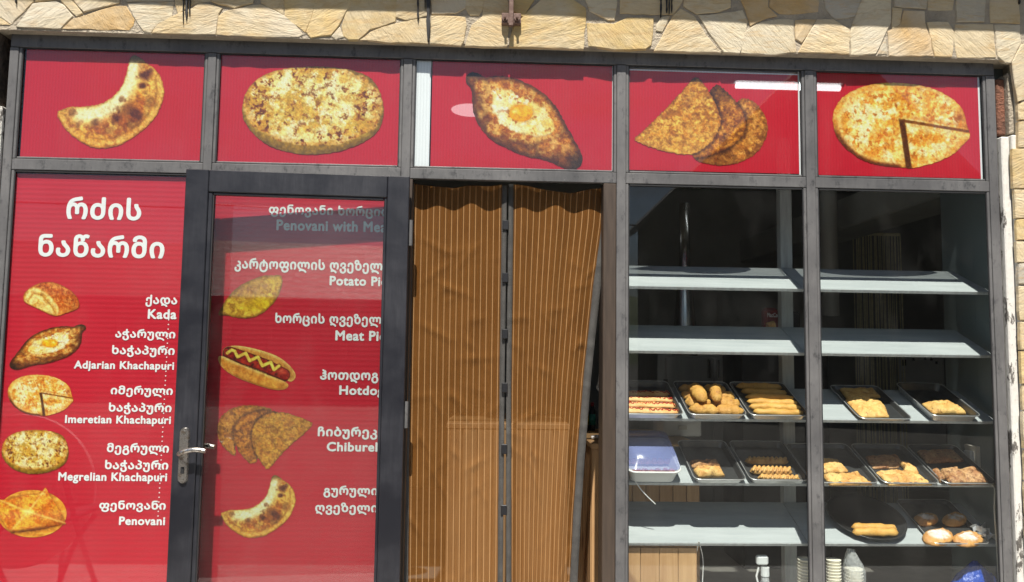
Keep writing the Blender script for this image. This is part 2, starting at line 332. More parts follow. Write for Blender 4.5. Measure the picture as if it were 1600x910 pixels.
b = NB('lamp_soft'); e = b.n.new('ShaderNodeEmission'); e.inputs[0].default_value = (.95, .98, 1, 1); e.inputs[1].default_value = .9; b.l.new(e.outputs[0], b.out.inputs[0])
b = NB('gravel'); n = b.noise(1.2, 6, .6); n2 = b.noise(26, 6, .75); c = b.mix(b.ramp(n, [(.35, 0), (.65, 1)]), (.14, .13, .115), (.095, .088, .078)); c = b.mix(b.ramp(n2, [(.5, 0), (.62, .55)]), c, (.06, .056, .05)); b.col(c); b.rough(.95); b.bump(n2, .03, .8)
simple('concrete', (.42, .405, .38), .9, var=.2, scale=4, bump=.004)
simple('dark_timber', (.040, .033, .028), .8, c2=(.030, .025, .021), stretch=(9, 9, .25), scale=6); simple('roof_sheet', (.07, .062, .058), .6); simple('window_dark', (.012, .014, .018), .15)
simple('foliage', (.055, .085, .028), .8, c2=(.025, .045, .014), scale=5); simple('bark', (.10, .075, .05), .9); simple('hill_grass', (.10, .115, .05), .95, c2=(.06, .08, .03), scale=.15)
simple('chair_steel', (.10, .10, .11), .35); simple('table_white', (.80, .79, .76), .4, var=.04)

# ------------------------------------------------------------------ the setting: ground, opposite side of the street, hill
struct(MB().add([(-150, -170, 0), (150, -170, 0), (150, 40, 0), (-150, 40, 0)], [(0, 1, 2, 3)]), 'ground', 'gravel')
struct(MB().box(-9, 9, -1.35, -.06, -.1, .11, .012), 'pavement', 'concrete')
P = []
for i, d in enumerate((60, 75, 95, 120)):
    P.append([(x, -d, [-.5, 3.5, 6.5, -.5][i]*(1+.25*math.sin(x*.05+1)+.15*math.sin(x*.13))) for x in np.linspace(-150, 150, 41)])
struct(MB().grid(np.array(P, float)), 'hill', 'hill_grass')
def house(x0, x1, y0, y1, eave, ridge, label, along='Y'):
    t = thing('timber_house', label, 'house', ((x0+x1)/2, y0, 0))
    mb = MB(); xm = (x0+x1)/2
    mb.add([(x0, y0, 0), (x1, y0, 0), (x1, y0, eave), (xm, y0, ridge), (x0, y0, eave), (x0, y1, 0), (x1, y1, 0), (x1, y1, eave), (xm, y1, ridge), (x0, y1, eave)],
           [(0, 1, 2, 3, 4), (5, 9, 8, 7, 6), (0, 4, 9, 5), (1, 6, 7, 2)]); mb.build('wall', 'dark_timber', t)
    r = MB(); s = (ridge-eave)/(xm-x0)
    for sg, xa in ((-1, x0-.35), (1, x1+.35)):
        za = eave-.35*s; A = [(xa, y0+.5, za), (xm, y0+.5, ridge+.02), (xm, y1-.4, ridge+.02), (xa, y1-.4, za)]
        r.add(A+[(q[0], q[1], q[2]+.16) for q in A], [(0, 1, 2, 3), (4, 7, 6, 5), (0, 4, 5, 1), (1, 5, 6, 2), (2, 6, 7, 3), (3, 7, 4, 0)])
    r.build('roof', 'roof_sheet', t)
    k = 0; x = x0+.12
    bat = MB().box(-.03, .03, .005, .03, 0, eave-.02).mesh('batten')
    while x < x1-.1:
        o = link('batten', bat, 'dark_timber', t); o.location = (x, y0, 0); x += .45; o.matrix_parent_inverse = t.matrix_world.inverted()
    for (wx, wz) in ((x0+2.2, 2.6), (x0+4.6, 2.6)):
        f = MB().box(wx-.6, wx+.6, y0+.005, y0+.07, wz-.75, wz+.75).build('window', 'black_wood', t); MB().box(wx-.5, wx+.5, y0+.071, y0+.08, wz-.65, wz+.65).build('pane', 'window_dark', f)
    return t
house(3.85, 12.5, -14, -15.2, 4.35, 8.6, 'dark timber house with gable roof across the gravel street')
def long_house(x0, x1, y0, y1, eave, ridge, label):
    t = thing('timber_house', label, 'house', ((x0+x1)/2, y0, 0)); ym = (y0+y1)/2
    MB().add([(x0, y0, 0), (x1, y0, 0), (x1, y1, 0), (x0, y1, 0), (x0, y0, eave), (x1, y0, eave), (x1, y1, eave), (x0, y1, eave), (x0, ym, ridge-.05), (x1, ym, ridge-.05)], [(0, 1, 5, 4), (2, 3, 7, 6), (1, 2, 6, 9, 5), (3, 0, 4, 8, 7), (4, 5, 9, 8), (6, 7, 8, 9)]).build('wall', 'dark_timber', t)
    r = MB()
    for ya, s in ((y0+.4, 1), (y1-.4, -1)):
        za = eave-.4*(ridge-eave)/abs(ym-y0); A = [(x0-.3, ya, za), (x1+.3, ya, za), (x1+.3, ym, ridge), (x0-.3, ym, ridge)]; r.add(A+[(a, b_, c_+.12) for a, b_, c_ in A], [(0, 1, 2, 3), (4, 7, 6, 5), (0, 4, 5, 1), (1, 5, 6, 2), (3, 7, 4, 0)])
    r.build('roof', 'roof_sheet', t)
    for wx in np.arange(x0+1.6, x1-1, 2.7):
        f = MB().box(wx-.5, wx+.5, y0+.005, y0+.07, 1.0, 2.0).build('window', 'black_wood', t); MB().box(wx-.42, wx+.42, y0+.071, y0+.08, 1.08, 1.92).build('pane', 'window_dark', f)
long_house(-19, 2.2, -15.5, -20.5, 2.55, 4.0, 'low dark timber house with a long roof across the street')
tag(MB().tube([(-22, -12, 4.6), (-14, -12, 4.15), (-4, -12.2, 4.05), (3.6, -13.9, 4.2)], .018, 5).build('overhead_wire', 'black_plastic'), 'thin black overhead wire sagging across the street', 'wire')

# ------------------------------------------------------------------ shop interior shell
FR, BK = .28, 3.6
struct(MB().box(-3.3, 4.6, .033, BK, -.05, .12), 'shop_floor', 'floor_tile')
struct(MB().box(-3.3, 4.6, .26, BK, 2.9, 3.0), 'shop_ceiling', 'ceiling_paint')
struct(MB().box(-3.3, 4.6, BK, BK+.1, -.05, 3.0), 'back_wall', 'inner_wall')
struct(MB().box(-3.4, -3.3, .1, BK, -.05, 3.0), 'side_wall', 'inner_wall')
struct(MB().box(4.6, 4.7, .1, BK, -.05, 3.0), 'side_wall', 'inner_wall')
struct(MB().box(2.15, 2.45, .06, .455, .12, 2.9), 'window_return_wall', 'slate_wall')
struct(MB().box(2.45, 4.6, .30, .40, .12, 2.9), 'front_inner_wall', 'inner_wall')
struct(MB().box(-3.3, -1.9, .26, .36, .12, 2.9), 'front_inner_wall', 'inner_wall')
tag(MB().box(2.3, 2.6, .50, BK-.003, 2.12, 2.32, .01).build('ceiling_beam', 'inner_wall'), kind='structure')

# ------------------------------------------------------------------ stone wall around the shop front
WL = thing('stone_wall', 'cream flagstone wall framing the top and sides of the shop front', 'wall', (0, -.05, 2.53))
MB().box(-3.6, 3.8, -.0375, .26, 2.534, 3.3).build('mortar_bed', 'mortar', WL)
MB().box(2.185, 3.8, -.0375, .30, 0, 2.533).build('pier', 'mortar', WL)
MB().box(-3.6, -1.905, -.018, .26, 0, 2.533).build('pier', 'rubble', WL)
MB().box(-3.9, 4.1, -.352, .5, 3.205, 3.36, .004).build('eave', 'grey_timber', WL)
STONES = """-40,-25 50,-25 51,2 16,36 0,26 -40,24|-40,27 -1,28 14,38 -40,39|25,41 50,6 86,2 98,8 112,25 94,44|93,-25 112,-25 113,1 128,20 119,25 95,1|55,-25 88,-25 91,-2 55,2|116,-25 190,-25 184,4 131,18 115,0
96,44 113,29 130,24 178,9 195,9 208,30 206,39 199,46|194,-25 270,-25 270,0 198,2|199,5 270,3 266,25 246,36 234,50 225,49 208,24|274,-25 330,-25 328,1 300,6 278,21 273,5|237,51 246,38 268,26 300,13 311,5 328,7 346,13 340,22 335,53 290,52
338,53 341,25 352,17 392,8 407,7 431,18 455,32 472,53 465,57 356,55|334,-25 396,-25 394,4 366,12 331,2|404,-25 442,-25 442,22 431,15 408,4|445,-25 493,-25 491,8 485,28 476,49 445,24|496,-25 550,-25 546,9 535,26 529,39 517,54 486,58 478,49 488,25|518,56 530,42 536,57 525,60
553,-25 618,-25 619,6 617,33 600,39 578,45 560,61 545,61 537,55 534,40 541,20|622,-25 667,-25 668,24 634,30 619,26|562,62 580,49 600,41 634,33 667,27 667,67 600,65|674,25 726,27 728,40 724,63 719,70 673,67|673,-25 727,-25 726,12 712,20 675,21|730,-25 757,-25 754,13 748,23 735,23 728,12
760,-25 794,-25 794,40 792,71 765,72 727,71 731,58 738,38 755,25|802,-25 846,-25 825,13 818,27 802,16|825,18 848,-2 893,-2 914,12 915,17 911,76 901,75 797,72 797,62 803,42|852,-25 902,-25 894,-5 850,-5|906,-25 965,-25 962,17 960,31 950,31 938,24 922,16
918,36 960,38 980,28 1021,28 1017,70 1009,76 960,77 921,71|971,-25 1070,-25 1067,0 1052,22 970,20|1034,27 1047,25 1035,49 1026,47 1027,38|1052,25 1064,14 1085,26 1103,55 1127,81 1023,79 1039,51|1093,24 1122,22 1160,16 1168,32 1165,50 1156,82 1132,81 1107,49|1072,-25 1143,-25 1141,11 1122,18 1090,21 1069,9
1147,-25 1199,-25 1200,11 1214,24 1198,27 1185,33 1173,40 1166,14|1204,-25 1282,-25 1278,17 1246,20 1219,20 1204,10|1160,82 1163,52 1174,43 1190,35 1218,30 1240,31 1240,54 1245,81 1200,84|1244,32 1275,31 1264,50 1253,66 1244,60|1278,31 1303,31 1327,46 1327,84 1249,81 1263,56|1287,-25 1352,-25 1336,24 1306,29 1292,12
1335,33 1355,-20 1392,-25 1392,34 1381,58 1369,83 1331,85 1330,50|1373,84 1385,60 1387,83|1397,-25 1450,-25 1447,13 1399,9|1396,12 1410,14 1407,36 1395,45|1389,49 1408,39 1413,17 1445,18 1446,36 1454,60 1459,87 1391,86|1450,35 1482,35 1491,50 1488,88 1462,87 1456,60|1452,-25 1493,-25 1489,14 1452,14
1495,38 1552,38 1557,89 1498,89 1493,60|1497,-25 1543,-25 1538,33 1496,33|1548,-25 1592,-25 1594,36 1550,34|1556,39 1594,39 1596,66 1580,98 1572,96 1561,88|1583,98 1598,70 1640,60 1640,140 1592,158 1586,120|1593,163 1640,150 1640,188 1594,186|1593,191 1640,192 1640,228 1593,230
1584,233 1640,234 1640,292 1585,293|1587,297 1640,297 1640,340 1589,340|1591,344 1640,343 1640,374 1592,374|1590,378 1640,378 1640,410 1592,409|1594,413 1640,412 1640,444 1594,443|1593,448 1640,447 1640,500 1596,499|1596,504 1640,503 1640,546 1597,546|1597,550 1640,550 1640,600 1599,599|1600,604 1642,604 1642,640 1601,640|1600,645 1642,645 1642,700 1602,700|1604,705 1644,705 1644,750 1604,750|1604,755 1644,755 1644,805 1606,805|1606,810 1646,810 1646,850 1607,850|1608,855 1648,855 1648,915 1609,915"""
TINT = {'c': (.60, .465, .265), 'w': (.62, .535, .375), 'o': (.56, .35, .13), 'y': (.58, .42, .18), 'g': (.40, .375, .32)}
TSEQ = 'ccwccc'+'ogwcc'+'cccyyw'+'yccccc'+'cyyyw'+'ycwcwc'+'oowocg'+'wggcocc'+'cgcwccc'+'ycycgycycyc'+'c'*9
rs = random.Random(5)
def add_stone(poly, Y0, prj, tint):
    P = []
    for a, c in zip(poly, poly[1:]+poly[:1]):         # broken edges: every side gets a couple of uneven extra points
        ln = math.hypot(a[0]-c[0], a[1]-c[1]); n = max(1, int(ln/11))
        for k in range(n):
            t = k/n; j = 0 if k == 0 else .8
            P.append((a[0]+(c[0]-a[0])*t+rs.uniform(-j, j), a[1]+(c[1]-a[1])*t+rs.uniform(-j, j)))
    cxp, cyp = sum(q[0] for q in P)/len(P), sum(q[1] for q in P)/len(P)
    P = [(q[0]+(q[0]-cxp)*1.25/max(4, math.hypot(q[0]-cxp, q[1]-cyp)), q[1]+(q[1]-cyp)*1.25/max(4, math.hypot(q[0]-cxp, q[1]-cyp))) if Y0 else q for q in P]
    W = [prj(q) for q in P]; C = sum((Vector(q) for q in W), Vector())/len(W); n = len(W)
    f = rs.uniform(.006, .0105); V = [(x, -.026, z) for x, y, z in W]
    V += [(x, -.034-f*.72+rs.uniform(-.001, .001), z) for x, y, z in W]
    tx, tz = rs.uniform(-.014, .014), rs.uniform(-.014, .014)
    for x, y, z in W:
        d = Vector((C.x-x, 0, C.z-z)); l = d.length or 1; k = min(.0032, l*.25)/l
        V.append((x+d.x*k, -.034-f+(x-C.x)*tx+(z-C.z)*tz+rs.uniform(-.001, .001), z+d.z*k))
    V.append((C.x, -.034-f-.002, C.z))
    F = [(i, (i+1) % n, n+(i+1) % n, n+i) for i in range(n)]+[(n+i, n+(i+1) % n, 2*n+(i+1) % n, 2*n+i) for i in range(n)]+[(2*n+i, 2*n+(i+1) % n, 3*n) for i in range(n)]
    o = MB().add(V, F).build('stone', 'sandstone', WL)
    c = np.array(TINT[tint])*rs.uniform(.9, 1.08); o.color = (*c, 1)
for i, s in enumerate(STONES.replace('\n', '|').split('|')):
    poly = [tuple(map(float, q.split(','))) for q in s.split()]
    add_stone(poly, -.05, lambda q: tuple(at(q[0], q[1], -.045)), TSEQ[i % len(TSEQ)])
zt = 2.83                                              # courses above the picture's top edge
for row in range(3):
    x = -3.5+row*.11
    while x < 3.7:
        wd = rs.uniform(.16, .34); z0 = zt+row*.125
        add_stone([(x, z0), (x+wd, z0+rs.uniform(-.005, .01)), (x+wd-rs.uniform(0, .03), z0+.115), (x+rs.uniform(0, .03), z0+.112)], 0, lambda q: (q[0], -.05, q[1]), rs.choice('cwyocg')); x += wd+.012
# tar drips down the stones; the widest is a dark line, shadow painted in
for (x, y0, y1, r) in ((24, -20, 5, .9), (291, -20, 32, 1.6), (296, -20, 26, .8), (286, -20, 38, .7), (653, -20, 30, 1.3), (664, -20, 14, .7), (669, -20, 64, 2.6), (797.5, 40, 58, .1), (1033, -20, 26, 1.2), (1042, -20, 20, 1.0), (1046, -20, 22, .8), (1050, -20, 20, .8), (1594, -20, 6, 1.0)):
    if r < .2: continue
    ys = np.linspace(y0, y1, 9); A = []
    for j, yy in enumerate(ys):
        k = r*(1+.3*math.sin(j*2.1+x))*(1 if j < 8 else .3); a = at(x-k, yy, -.0505); c = at(x+k, yy, -.0505); A.append([a, (a+c)/2+np.array([0, -.0015, 0]), c, c+np.array([0, .012, 0]), a+np.array([0, .012, 0])])
    MB().grid(np.array(A), True).build('tar_and_shadow_line', 'tar', WL)
# right and left jamb remains
TR = thing('peeling_trim', 'white flaking timber trim up the right side of the shop window', 'trim', (2.14, -.02, 0))
MB().box(2.112, 2.146, -.016, .05, 0, 2.22, .004).build('board', 'peeling_paint', TR); MB().box(2.148, 2.181, -.028, .05, 0, 2.225, .004).build('board', 'peeling_paint', TR)
t = MB().box(-1.902, -1.874, -.012, .05, 0, 2.24, .004).build('peeling_trim', 'peeling_paint'); tag(t, 'white flaking strip left of the upper shop front', 'trim')
t = MB().box(2.114, 2.150, .006, .05, 2.235, 2.47, .004).build('brick_remnant', 'rust_brick', WL)
MB().box(2.152, 2.172, -.012, .05, 2.235, 2.49, .003).build('mortar_strip', 'mortar', WL); MB().box(2.173, 2.184, -.030, .05, 2.235, 2.46, .003).build('stone', 'sandstone', WL).color = (.6, .56, .47, 1)
# iron bracket with its rod
BR = thing('iron_bracket', 'rusty iron rod bolted to the stone lintel by a small plate', 'bracket', tuple(at(798, 30, -.07)))
c = at(798, 28, -.066)
a = at(784, 20, -.066); e = at(814, 37, -.066); MB().box(a[0], e[0], -.066, -.040, e[2], a[2], .002).build('plate', 'rusty_iron', BR)
MB().box(c[0]-.008, c[0]+.010, -.084, -.068, at(798, 44, -.06)[2], 3.19, .002).build('rod', 'rusty_iron', BR)
for px in (789, 808):
    q = at(px, 28, -.078); MB().tube([(q[0], -.066, q[2]), (q[0], -.074, q[2])], .011, 6).build('nut', 'rusty_iron', BR); MB().tube([(q[0], -.0741, q[2]), (q[0], -.091, q[2])], .005, 8).build('bolt', 'rusty_iron', BR)
# ------------------------------------------------------------------ steel shop front
MX = [-1.852, -1.0865, -.3125, .549, 1.3235, 2.087]
HW = [.017, .0165, .0175, .0185, .0185, .0185]
ZT, ZB, ZH = 2.037, 1.994, 2.483
FRM = thing('shop_front_frame', 'dark scuffed steel frame dividing the shop front into five bays', 'shop frame', (.12, 0, .1))
for i, (x, h) in enumerate(zip(MX, HW)):
    MB().box(x-h, x+h, 0, .030, .1, ZH-.002, .002).build('post' if i in (0, 5) else 'mullion', 'worn_metal', FRM)
MB().box(MX[0]-HW[0], MX[5]+HW[5],   .003, .034, ZH, 2.56, .002).build('head_rail', 'worn_metal', FRM)
MB().box(MX[0]-HW[0], MX[0]-.001, .006, .02, ZH-.0012, ZH-.0002).build('joint', 'dark_rubber', FRM)
for i in range(5):
    x0, x1 = MX[i]+HW[i]+.0005, MX[i+1]-HW[i+1]-.0005
    MB().box(x0, x1, .002, .026, ZB, ZT, .002).build('transom', 'worn_metal', FRM)
    for (z0, z1, low) in ((ZT, ZH-.001, 0), (.1, ZB, 1)):
        if low and i == 2: continue
        bm = 'worn_metal'
        for xa, xb in ((x0, x0+.011), (x1-.011, x1)): MB().box(xa, xb, .0035, .0105, z0+.001, z1-.001, .002).build('glazing_bead', bm, FRM)
        for xa, xb in ((x0+.0115, x0+.015), (x1-.015, x1-.0115)): MB().box(xa, xb, .006, .0105, z0+.002, z1-.002).build('gasket', 'dark_rubber', FRM)
        MB().box(x0+.0155, x1-.0155, .004, .0105, z0+.001, z0+.009, .002).build('glazing_bead', bm, FRM)
        MB().box(x0+.0155, x1-.0155, .005, .0105, z1-(.009 if low else .0032), z1-.0008, .002).build('glazing_bead', 'dark_rubber', FRM)
        MB().box(x0+.003, x1-.003, .0110, .0140, z0+.003, z1-.003).build('glass_pane', 'clear_glass', FRM)
        if low: MB().box(x0, x1, .0015, .028, .1, .2, .003).build('bottom_rail', 'worn_metal', FRM)
# dark jamb of the doorway
MB().box(.478, .530, .002, .10, .12, ZB-.001, .003).build('door_jamb', 'black_wood', FRM); MB().box(-.2945, -.284, .004, .10, .12, ZB-.001).build('door_jamb', 'black_wood', FRM)

# ------------------------------------------------------------------ printed pictures: colour computed point by point for flat print
def put_print(fn, tr, Y, parent, label=None, step=1.05):
    """fn(x, y) -> rgb 0..255, inside-distance (>0 inside), bbox, in the canonical pixels; tr maps canonical to photograph pixels"""
    x0, y0, x1, y1 = fn.box; sx = abs(tr[0]); sy = abs(tr[2]); nx = int((x1-x0)*sx/step)+2; ny = int((y1-y0)*sy/step)+2
    X, Yc = np.meshgrid(np.linspace(x0, x1, nx), np.linspace(y0, y1, ny)); rgb, d = fn(X, Yc); h = step/min(sx, sy)
    fine = fbm(X, Yc, 2.6/min(sx, 1), 301, 3); big = fbm(X, Yc, 34, 311, 3); rgb = rgb*(1+(fine-.5)[..., None]*.42)     # grain of the crust
    rgb = rgb+(fbm(X, Yc, 5/min(sx, 1), 321, 3) > .60)[..., None]*np.array((16., 14., 8.)); rgb = (rgb-138)*1.20+138+np.array((9., 3., -9.))
    W = at_arr(X*tr[0]+tr[1], Yc*tr[2]+tr[3], Y)
    cell = (np.maximum.reduce([d[:-1, :-1], d[1:, :-1], d[:-1, 1:], d[1:, 1:]]) > 0)
    id_ = np.arange(nx*ny).reshape(ny, nx); q = np.stack([id_[:-1, :-1], id_[:-1, 1:], id_[1:, 1:], id_[1:, :-1]], -1)[cell]
    # pull the rim of the sheet onto the outline
    gy, gx = np.gradient(d); hx = (x1-x0)/(nx-1); hy = (y1-y0)/(ny-1); gx = gx/hx; gy = gy/hy; g2 = gx*gx+gy*gy+1e-6; out = d < 0
    Xs = np.where(out, np.clip(X-d*gx/g2, X-1.2*hx, X+1.2*hx), X); Ys = np.where(out, np.clip(Yc-d*gy/g2, Yc-1.2*hy, Yc+1.2*hy), Yc)
    W = at_arr(Xs*tr[0]+tr[1], Ys*tr[2]+tr[3], Y)
    used = np.unique(q); mp_ = np.full(nx*ny, -1); mp_[used] = np.arange(len(used))
    me = bpy.data.meshes.new('printed_pastry'); me.from_pydata(W.reshape(-1, 3)[used].tolist(), [], mp_[q].tolist())
    ca = me.color_attributes.new('Col', 'FLOAT_COLOR', 'POINT'); c = np.ones((len(used), 4)); c[:, :3] = lin(np.clip(rgb.reshape(-1, 3)[used], 0, 255)); ca.data.foreach_set('color', c.ravel())
    o = link('printed_pastry', me, 'print_ink', parent)
    if label: o['label'] = label
    return o
def pfun(box):
    def deco(f): f.box = box; return f
    return deco
CALZ = chaikin([(203, 90), (210, 86), (220, 91), (230, 100), (243, 108), (252, 122), (257, 140), (255, 157), (247, 176), (238, 190), (222, 205), (205, 217), (185, 229), (160, 233), (140, 230), (120, 218), (105, 206), (95, 191), (87, 177), (96, 171), (110, 167), (130, 167), (155, 164), (172, 155), (184, 144), (193, 130), (199, 110)])
@pfun((84, 82, 262, 237))
def calzone(x, y):
    wob = (vnoise(x/3, y/3, 2)-.5)*1.6; d = sdf(x, y, CALZ)+wob
    f = fbm(x, y, 26, 1); g = fbm(x, y, 11, 9, 4); h = fbm(x, y, 4, 33, 3)
    c = lay(np.full(x.shape+(3,), (236., 190., 104.)), sm(.40, .62, f), (216, 148, 62)); c = lay(c, sm(.52, .70, g)*.75, (168, 96, 40))
    lo = sm(170, 225, y)*sm(190, 110, x); c = lay(c, lo*.5, (246, 190, 70))
    bw = np.exp(-(sdl(x, y, [(236, 128), (232, 156), (214, 182), (186, 198), (150, 204), (118, 196)])/15.)**2)*sm(.30, .62, g); c = lay(c, bw*.8, (150, 76, 34))
    hl = np.exp(-(sdl(x, y, [(207, 104), (203, 128), (193, 148), (176, 166), (152, 178), (126, 180)])/12.)**2)*sm(.25, .55, 1-g*.6); c = lay(c, np.clip(hl*1.1, 0, .95), (255, 244, 206))
    for (a, b_, r, k) in ((225, 117, 11, .9), (233, 113, 8, .7), (222, 134, 7, .9), (183, 184, 13, .95), (213, 180, 12, .9), (200, 172, 18, .6), (150, 192, 9, .55), (112, 176, 10, .55), (236, 160, 12, .4), (190, 156, 7, .6), (206, 192, 14, .5), (120, 196, 6, .4), (170, 205, 9, .35)):
        rr = np.hypot(x-a, (y-b_)*1.15)/r+(g-.5)*1.6; c = lay(c, k*sm(1.15, .35, rr), (92, 42, 30))
    rim = sdl(x, y, [(250, 122), (252, 142), (249, 160), (240, 178), (226, 196), (206, 210), (184, 221), (160, 225), (140, 222), (122, 211), (106, 200), (96, 184)])
    c = lay(c, np.exp(-(rim/3.2)**2)*.75*(.55+.6*(h > .5)), (236, 186, 110)); c = lay(c, np.exp(-((rim-7)/2.2)**2)*.45, (140, 84, 36))
    c = c*(1+(h-.5)[..., None]*.34); c = lay(c, sm(3.2, 0, d)*.5, (130, 74, 30))
    tip = sm(102, 90, y); c = lay(c, tip*.7, (92, 74, 50)); return c, d
MEG = chaikin([(378, 172), (381, 150), (392, 132), (410, 118), (435, 109), (465, 105), (500, 104), (530, 106), (560, 112), (580, 122), (592, 138), (599, 160), (600, 180), (596, 196), (585, 212), (565, 225), (535, 236), (500, 242), (470, 242), (440, 236), (412, 224), (392, 206), (380, 188)])
@pfun((374, 100, 604, 247))
def megrelian(x, y):
    d = sdf(x, y, MEG)+(vnoise(x/4, y/4, 3)-.5)*1.2; e = np.hypot((x-488)/108., (y-164-(x-488)*.03)/63.)+(fbm(x, y, 16, 5)-.5)*.12
    f = fbm(x, y, 30, 11); g = fbm(x, y, 12, 21, 4); h = fbm(x, y, 7, 41, 4); k = fbm(x, y, 3.2, 77, 2)
    c = lay(np.full(x.shape+(3,), (214., 182., 92.)), sm(.42, .6, f), (240, 228, 168)); c = lay(c, sm(.56, .68, g)*.8, (250, 244, 214)); c = lay(c, sm(.50, .36, g)*.6, (196, 150, 62))
    rg = sm(.45, .95, e); c = lay(c, sm(.53, .64, h)*(.35+.6*rg), (146, 82, 34)); c = lay(c, sm(.62, .70, h)*(.5+.4*rg), (92, 44, 24)); c = lay(c, sm(.60, .72, k)*.35, (130, 74, 34))
    c = lay(c, sm(.86, 1.0, e)*.5, (190, 132, 58)); side = sm(1.0, 1.05, e); sc = lay(np.full(x.shape+(3,), (186., 158., 72.)), sm(.4, .65, f), (150, 118, 44)); sc = lay(sc, sm(12, 0, d)*.6, (104, 78, 34)); c = lay(c, side, 0)+sc*side[..., None]
    c = c*(1+(k-.5)[..., None]*.3); c = lay(c, sm(2.4, 0, d)*.45, (110, 76, 34)); return c, d
ADJ = chaikin([(735, 113), (748, 114), (757, 122), (770, 119), (793, 120), (815, 126), (838, 138), (855, 150), (870, 168), (882, 190), (893, 210), (905, 232), (911, 247), (908, 259), (898, 266), (882, 264), (868, 257), (850, 250), (820, 245), (795, 234), (770, 221), (757, 209), (745, 191), (738, 172), (738, 155), (737, 138), (727, 131), (728, 119)])
ADI = chaikin([(768, 140), (785, 136), (805, 140), (830, 153), (850, 165), (864, 182), (872, 200), (866, 210), (850, 214), (820, 214), (795, 205), (775, 190), (767, 170), (765, 152)])
@pfun((722, 108, 916, 270))
def adjarian(x, y):
    d = sdf(x, y, ADJ)+(vnoise(x/3.5, y/3.5, 4)-.5)*1.6; g = fbm(x, y, 12, 8, 4); h = fbm(x, y, 5, 15, 3); f = fbm(x, y, 22, 3)
    di = sdf(x, y, ADI)+(g-.5)*9
    c = lay(np.full(x.shape+(3,), (206., 138., 66.)), sm(.42, .62, g), (232, 186, 116)); c = lay(c, sm(.46, .62, h)*.7, (138, 70, 30)); c = lay(c, sm(9, 1, d)*.75, (84, 42, 28))
    c = lay(c, sm(-1, -14, di)*sm(.35, .6, f)*.55, (74, 36, 26)); c = lay(c, sm(215, 262, y)*.55, (70, 36, 28)); c = lay(c, sm(232, 258, y)*sm(880, 900, x)*.8, (58, 44, 40)); c = lay(c, sm(128, 114, y)*sm(775, 740, x)*.8, (66, 54, 44))
    for (a, b_, r) in ((752, 180, 7), (884, 232, 10), (758, 165, 6), (866, 226, 8)): c = lay(c, .5*sm(1.2, .3, np.hypot(x-a, y-b_)/r+(h-.5)), (244, 206, 140))
    fi = sm(0, 3.5, di); fc = lay(np.full(x.shape+(3,), (242., 222., 160.)), sm(.48, .64, g), (252, 246, 226)); fc = lay(fc, sm(.56, .66, h)*.55, (214, 166, 70)); fc = lay(fc, sm(.63, .72, fbm(x, y, 9, 55, 3))*.8, (160, 84, 40)); fc = lay(fc, sm(812, 850, x)*.35, (230, 196, 110)); fc = lay(fc, sm(6, 0, di)*.5, (150, 98, 46))
    fc = lay(fc, np.exp(-(np.hypot((x-779)/13, (y-176)/26))**2)*.6, (255, 252, 240)); fc = lay(fc, np.exp(-(np.hypot((x-800)/26, (y-202)/7))**2)*.6, (255, 250, 236))
    c = lay(c, fi, 0)+fc*fi[..., None]
    yk = np.hypot((x-814)/18.5, (y-177)/13.5); yc = lay(np.full(x.shape+(3,), (240., 178., 44.)), sm(.2, 1, yk)*.6, (226, 140, 22)); yc = lay(yc, np.exp(-(np.hypot((x-805)/6, (y-174)/4))**2)*.8, (255, 236, 160)); yc = lay(yc, np.exp(-(np.hypot((x-822)/9, (y-169)/3.5))**2)*.7, (252, 214, 100))
    m = sm(1.05, .95, yk); c = lay(c, sm(1.3, 1.0, yk)*.4*(1-m), (190, 130, 50)); c = lay(c, m, 0)+yc*m[..., None]
    c = c*(1+(h-.5)[..., None]*.26); return c, d
CH1 = chaikin([(989, 218), (1005, 205), (1030, 180), (1055, 155), (1075, 132), (1086, 120), (1094, 124), (1105, 138), (1115, 155), (1123, 175), (1127, 190), (1122, 206), (1112, 222), (1095, 236), (1078, 243), (1050, 240), (1020, 232), (998, 223)], 1)
CH2 = chaikin([(1106, 145), (1118, 132), (1124, 133), (1145, 152), (1160, 172), (1167, 190), (1163, 208), (1151, 223), (1130, 236), (1100, 246), (1078, 246), (1090, 220), (1110, 180)], 1)
CH3 = chaikin([(1150, 160), (1163, 152), (1180, 160), (1192, 175), (1200, 192), (1199, 212), (1189, 232), (1171, 248), (1145, 258), (1120, 259), (1095, 254), (1082, 246), (1120, 220), (1150, 190)], 1)
